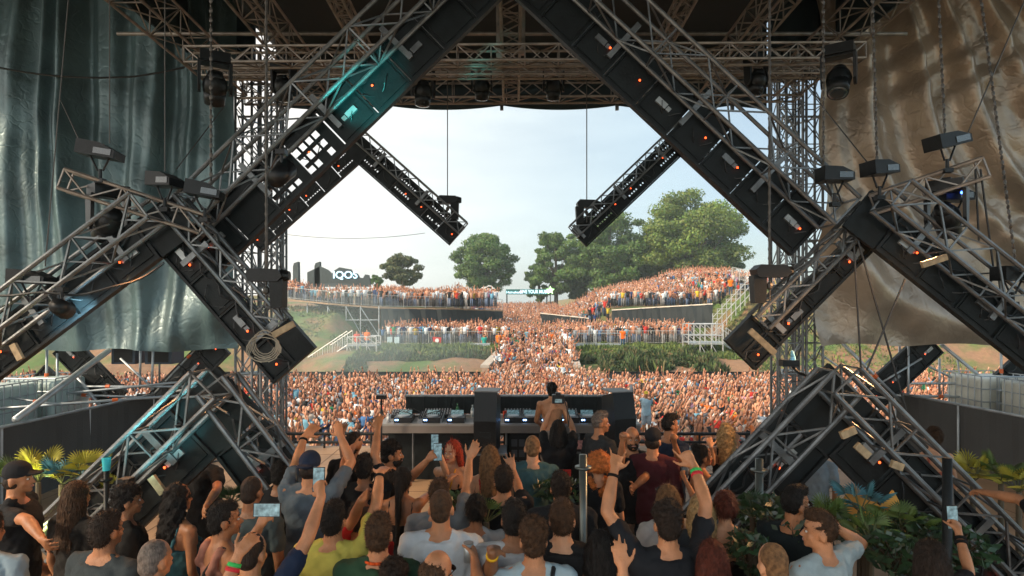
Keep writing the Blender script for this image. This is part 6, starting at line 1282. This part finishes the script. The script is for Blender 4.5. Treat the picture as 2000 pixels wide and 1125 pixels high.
t, ar, W_, Rb_ = G('man in a black tee with a small white back print, both arms up', 1303, 948, 1.84, 3.72, yaw=-3, tk='blk10', tc=(.014, .016, .02), hair='mop', hc='dark', skin='a', wide=1.06, extra=dict(bands=[('r', .03, 'grn', (.05, .5, .12)), ('r', .055, 'red', (.6, .04, .05)), ('l', .03, 'blk', (.01, .01, .01))]), l=A(1176, 985, 1200, 918, pose='horn', n=(0, 1, 0), h=(1208, 872)), r=A(1382, 960, 1356, 910, pose='point', h=(1322, 868), n=(.2, 1, 0)))
m = MB(); b = W_((.02, -.165, 1.17)); fx, fz_ = .105, .055
for a, w_, h_ in ((Vector((0, 0, fz_)), 2 * fx, .004), (Vector((0, 0, -fz_)), 2 * fx, .004)): m.box(b + a, (w_, .006, h_))
for a in (-fx, fx): m.box(b + Vector((a, 0, 0)), (.004, .006, 2 * fz_))
for j in range(3):
    for w_, a in ((.018, -.05), (.03, -.015), (.03, .03)): m.box(b + Vector((a, 0, .026 - j * .026)), (w_, .006, .009))
m.box(b + Vector((.01, 0, -.072)), (.07, .006, .007)); m.build('back_print', M_white, t)
G('woman with light brown hair and sunglasses pushed up, in a white top', 1303, 925, 1.72, 4.5, yaw=-10, fem=True, tk='wtop', tc=(.48, .46, .44), hair='bob', hc='light', skin='c', extra=dict(glasses='head'), l='fwd')
G('woman with straight blond hair in a dark patterned top', 1368, 948, 1.70, 4.35, yaw=0, fem=True, tk='dpat', tc=(.03, .035, .04), hair='long', hc='blond', skin='c')
G('woman with auburn pinned up hair and bare back in a black strap dress', 1415, 930, 1.72, 4.35, yaw=0, fem=True, tk='sdress', tc=BLK, top='dress', legs=None, hair='updo', hc='auburn', skin='c')
G('man with dark swept hair and glasses in a dark tee, facing right', 1552, 937, 1.80, 4.2, yaw=50, hyaw=20, tk='dk11', tc=(.012, .02, .024), hair='quiff', hc='black', skin='b', extra=dict(glasses=1), face=True)
G('man with brown hair in a pale grey tee, hand behind his head', 1603, 985, 1.78, 3.75, yaw=-25, hyaw=-45, tk='pgrey', tc=(.34, .42, .44), hair='quiff', hc='brown', skin='a', r=A(1682, 1062, 1640, 1035, far=True, ffar=False, pose='relax'), face=True, lc=(.03, .04, .06))
G('young man with fair undercut hair at the bottom edge', 1510, 1042, 1.76, 3.3, yaw=0, hyaw=-8, tk='blk12', tc=BLK, hair='buzz', hc='light', skin='c')
t, ar, W_, Rb_ = G('woman with dark shoulder length hair lifting a phone at the right', 1815, 1035, 1.70, 3.5, yaw=0, fem=True, tk='blk13', tc=BLK, hair='bob', hc='dark', skin='a', r=A(1893, 1118, 1872, 1040, pose='grip', n=(0, 1, 0), h=(1864, 1000)), extra=dict(bands=[('r', .03, 'blk', (.01, .01, .01)), ('r', .055, 'blk', (.01, .01, .01))]))
phone('phone with pale screen lifted at the right edge', ar['r'])
G('guest at the right frame edge stretching one arm across', 2075, 940, 1.80, 4.5, yaw=-20, tk='blk14', tc=BLK, hair='short', hc='dark', skin='a', l=A(1990, 975, 1925, 962, pose='relax', h=(1893, 955)))
G('guest in pale jeans bending behind the low right arch', 1585, 905, 1.62, 6.5, yaw=30, tk='ptee', tc=(.3, .36, .4), hair='short', hc='brown', skin='a', lean=14, lc=(.25, .33, .42))
G('bare shouldered guest seen through the outer leg of the right arch', 1822, 868, 1.74, 6.6, yaw=0, fem=True, tk='pinkt', tc=(.45, .12, .08), top='tank', hair='updo', hc='brown', skin='c')
# left side guests
G('man in a black cap and black tee looking right at the far left', 36, 903, 1.84, 4.7, yaw=70, hyaw=10, tk='blk15', tc=BLK, hair='hat', hc='dark', skin='b', extra=dict(capk='black'), r=A(52, 1015, 80, 1050, far=False, pose='relax'), face=True)
G('guest in a pale grey blue tee cut by the left frame edge', -22, 968, 1.72, 3.9, yaw=0, tk='pgb', tc=(.20, .27, .32), hair='short', hc='dark', skin='b')
G('woman with very long dark brown hair in dark clothes', 150, 918, 1.72, 4.6, yaw=15, fem=True, tk='blk16', tc=(.012, .011, .01), hair='long', hc='brown', skin='b')
G('dark haired guest with head turned right behind the long haired woman', 248, 934, 1.72, 4.5, yaw=50, tk='blk17', tc=(.012, .011, .01), hair='mop', hc='black', skin='b', face=True)
G('stocky man in a dark grey tee with short dark hair', 208, 1003, 1.78, 3.75, yaw=18, tk='dg18', tc=(.035, .045, .05), hair='short', hc='dark', skin='b', wide=1.12, stout=.15)
G('man with shaved greying head in a black tee low at left', 303, 1038, 1.74, 3.4, yaw=20, tk='blk19', tc=BLK, hair='buzz', hc='grey', skin='a')
G('woman with long black wavy hair and bare shoulder blades', 348, 918, 1.72, 4.55, yaw=30, fem=True, tk='teals', tc=(.04, .12, .14), top='tank', hair='longwave', hc='black', skin='b')
t, ar, W_, Rb_ = G('man with short black hair in a tank top with thin black straps', 438, 965, 1.78, 3.95, yaw=45, hyaw=15, tk='coralt', tc=(.36, .16, .11), top='tank', hair='short', hc='black', skin='b', r=A(470, 1095, 506, 1030, far=False, pose='grip'), extra=dict(cross=1), face=True)
G('man in a dark tee with shaved head behind the tank top man', 492, 930, 1.76, 4.6, yaw=10, tk='tgrey', tc=(.05, .07, .075), hair='buzz', hc='dark', skin='d')
t, ar, W_, Rb_ = G('man in a navy tee raising one arm with a phone, cropped hair', 492, 1036, 1.76, 3.45, yaw=12, tk='navy2', tc=NAV, hair='buzz', hc='dark', skin='a', r=A(607, 1042, 628, 968, pose='grip', n=(0, 1, 0), h=(616, 925)))
phone('dark phone held up in front of the man in the navy cap', ar['r'], True)
t, ar, W_, Rb_ = G('guest at the bottom edge reaching up with a coloured wristband', 372, 1165, 1.62, 2.9, yaw=20, tk='blk20', tc=BLK, hair='short', hc='dark', skin='a', r=A(432, 1090, 478, 1048, far=True, pose='relax', h=(512, 1022)), extra=dict(bands=[('r', .03, 'grn', (.05, .5, .12)), ('r', .052, 'red', (.6, .04, .05))]))
phone('phone showing the stage, held sideways by the man in the tank top', (None, None, P(500, 1040, 3.3), Vector((.4, 0, .9)).normalized(), Vector((0, 1, 0)), 1, 'grip'), True, True)
G('man with black hair in a yellow tee raising one arm', 652, 974, 1.78, 3.95, yaw=6, tk='yellow', tc=(.50, .46, .10), hair='short', hc='black', skin='a', wide=1.06, r=A(735, 985, 742, 925, pose='relax', h=(758, 905)), extra=dict(bands=[('r', .02, 'blk', (.01, .01, .01))]))
G('man in a dark green tee with an orange lanyard and short brown hair', 740, 990, 1.80, 3.65, yaw=0, tk='green', tc=(.025, .065, .035), hair='short', hc='brown', skin='a', extra=dict(lanyard=('org', (.7, .10, .02))), wide=1.04)
G('dark haired guest in a red tee between the yellow and green tees', 700, 980, 1.66, 4.3, yaw=-10, tk='redtee', tc=(.42, .02, .02), hair='short', hc='dark', skin='b', l=A(690, 1015, 706, 975, pose='open', h=(728, 958), far=False))
G('guest in a dark tee between the grey tee and the low left arch', 548, 935, 1.70, 5.3, yaw=0, tk='blk21', tc=BLK, hair='short', hc='black', skin='d')
G('guest with one bent arm seen through the low left arch', 402, 885, 1.76, 6.0, yaw=30, tk='blk22', tc=BLK, hair='short', hc='dark', skin='b', r=A(425, 955, 405, 985, far=False, pose='relax'))
G('dark clothed guest low between the white tee and the green tee', 770, 1085, 1.60, 3.45, yaw=0, tk='blk23', tc=BLK, hair='mop', hc='dark', skin='b')
G('guest in a maroon top behind the man with the back print', 1390, 1045, 1.66, 3.6, yaw=0, fem=True, tk='maroon', tc=(.06, .01, .015), hair='bob', hc='auburn', skin='b')
# one festivalgoer on shoulders above the pit crowd
p = P(1262, 763, 20); person('child sized festivalgoer in pale blue sitting above the crowd with a yellow hat', p.x, 20, 1.5, yaw=180, z0=p.z - 1.5, vox=.02, tk='pbl3', tc=(.35, .5, .6), hair='hat', hc='dark', extra=dict(capk='yel', capc=(.6, .45, .05)), l=A(1248, 782, 1244, 770), r=A(1276, 782, 1280, 768), legs='shorts', lc=(.3, .35, .4), group='people in bright clothes above or beside the crowd')
# stewards in orange vests
for i, (px, py, Y, lb, cc) in enumerate(((697, 645, 49.3, 'steward in a red outfit on the left stair landing', (.6, .06, .04)), (717, 642, 49.4, 'steward in an orange vest on the left stair landing', (.75, .14, .01)), (709, 646, 49.8, 'dark dressed steward between two bright ones on the left landing', (.05, .1, .16)), (1216, 640, 52.2, 'steward in orange leaning on the right terrace barrier', (.75, .12, .01)), (974, 648, 52.4, 'steward in an orange vest left of the central ramp', (.75, .16, .01)), (985, 648, 52.6, 'second steward in an orange vest left of the central ramp', (.75, .2, .02)), (946, 652, 52.6, 'person wrapped in a teal sheet left of the central ramp', (.03, .35, .28)), (1076, 646, 52.0, 'steward in an orange vest right of the central ramp', (.75, .14, .01)), (1427, 541, 60, 'steward in an orange vest at the top of the right stair tower', (.75, .16, .01)), (1345, 626, 55, 'festivalgoer in orange at the right end of the lower terrace', (.7, .13, .02)))):
    p = P(px, py, Y); person(lb, p.x, Y, 1.76, yaw=180 + rnd.uniform(-30, 30), z0=p.z - 1.76, vox=.03, tk='vest%d' % i, tc=cc, hair='short', hc='dark', legs='jeans', lc=(.03, .07, .12), group='people in bright clothes above or beside the crowd')

# ---------------------------------------------------------------- haze
hb = MB(); hb.box((0, 190, 16), (640, 520, 42)); hz = hb.build('haze', None); hz['kind'] = 'stuff'; hz['label'] = 'thin warm smoke and evening haze over the crowd'
hm_ = bpy.data.materials.new('haze'); hm_.use_nodes = True; n = hm_.node_tree; n.nodes.clear(); o_ = n.nodes.new('ShaderNodeOutputMaterial'); v_ = n.nodes.new('ShaderNodeVolumePrincipled')
v_.inputs['Color'].default_value = (.80, .92, .92, 1); v_.inputs['Density'].default_value = .0009; v_.inputs['Anisotropy'].default_value = .2; n.links.new(v_.outputs[0], o_.inputs['Volume']); hz.data.materials.append(hm_)

sm = bpy.data.materials.new('smoke'); sm.use_nodes = True; n = sm.node_tree; n.nodes.clear(); o_ = n.nodes.new('ShaderNodeOutputMaterial'); v_ = n.nodes.new('ShaderNodeVolumePrincipled'); v_.inputs['Color'].default_value = (.78, .92, .90, 1); v_.inputs['Density'].default_value = .024; n.links.new(v_.outputs[0], o_.inputs['Volume'])
for lb, c, r in (('pale stage smoke drifting in front of the left earth slope', (-11.5, 40, 1.2), (5.5, 5, 3.4)), ('thin smoke drifting low over the left bank and stairs', (-7, 41, -.2), (6, 4, 1.8))):
    m = MB(); m.ell(c, r, None, 24, 16); o = m.build('smoke', sm, None, True); tag(o, lb, 'smoke', kind='stuff')
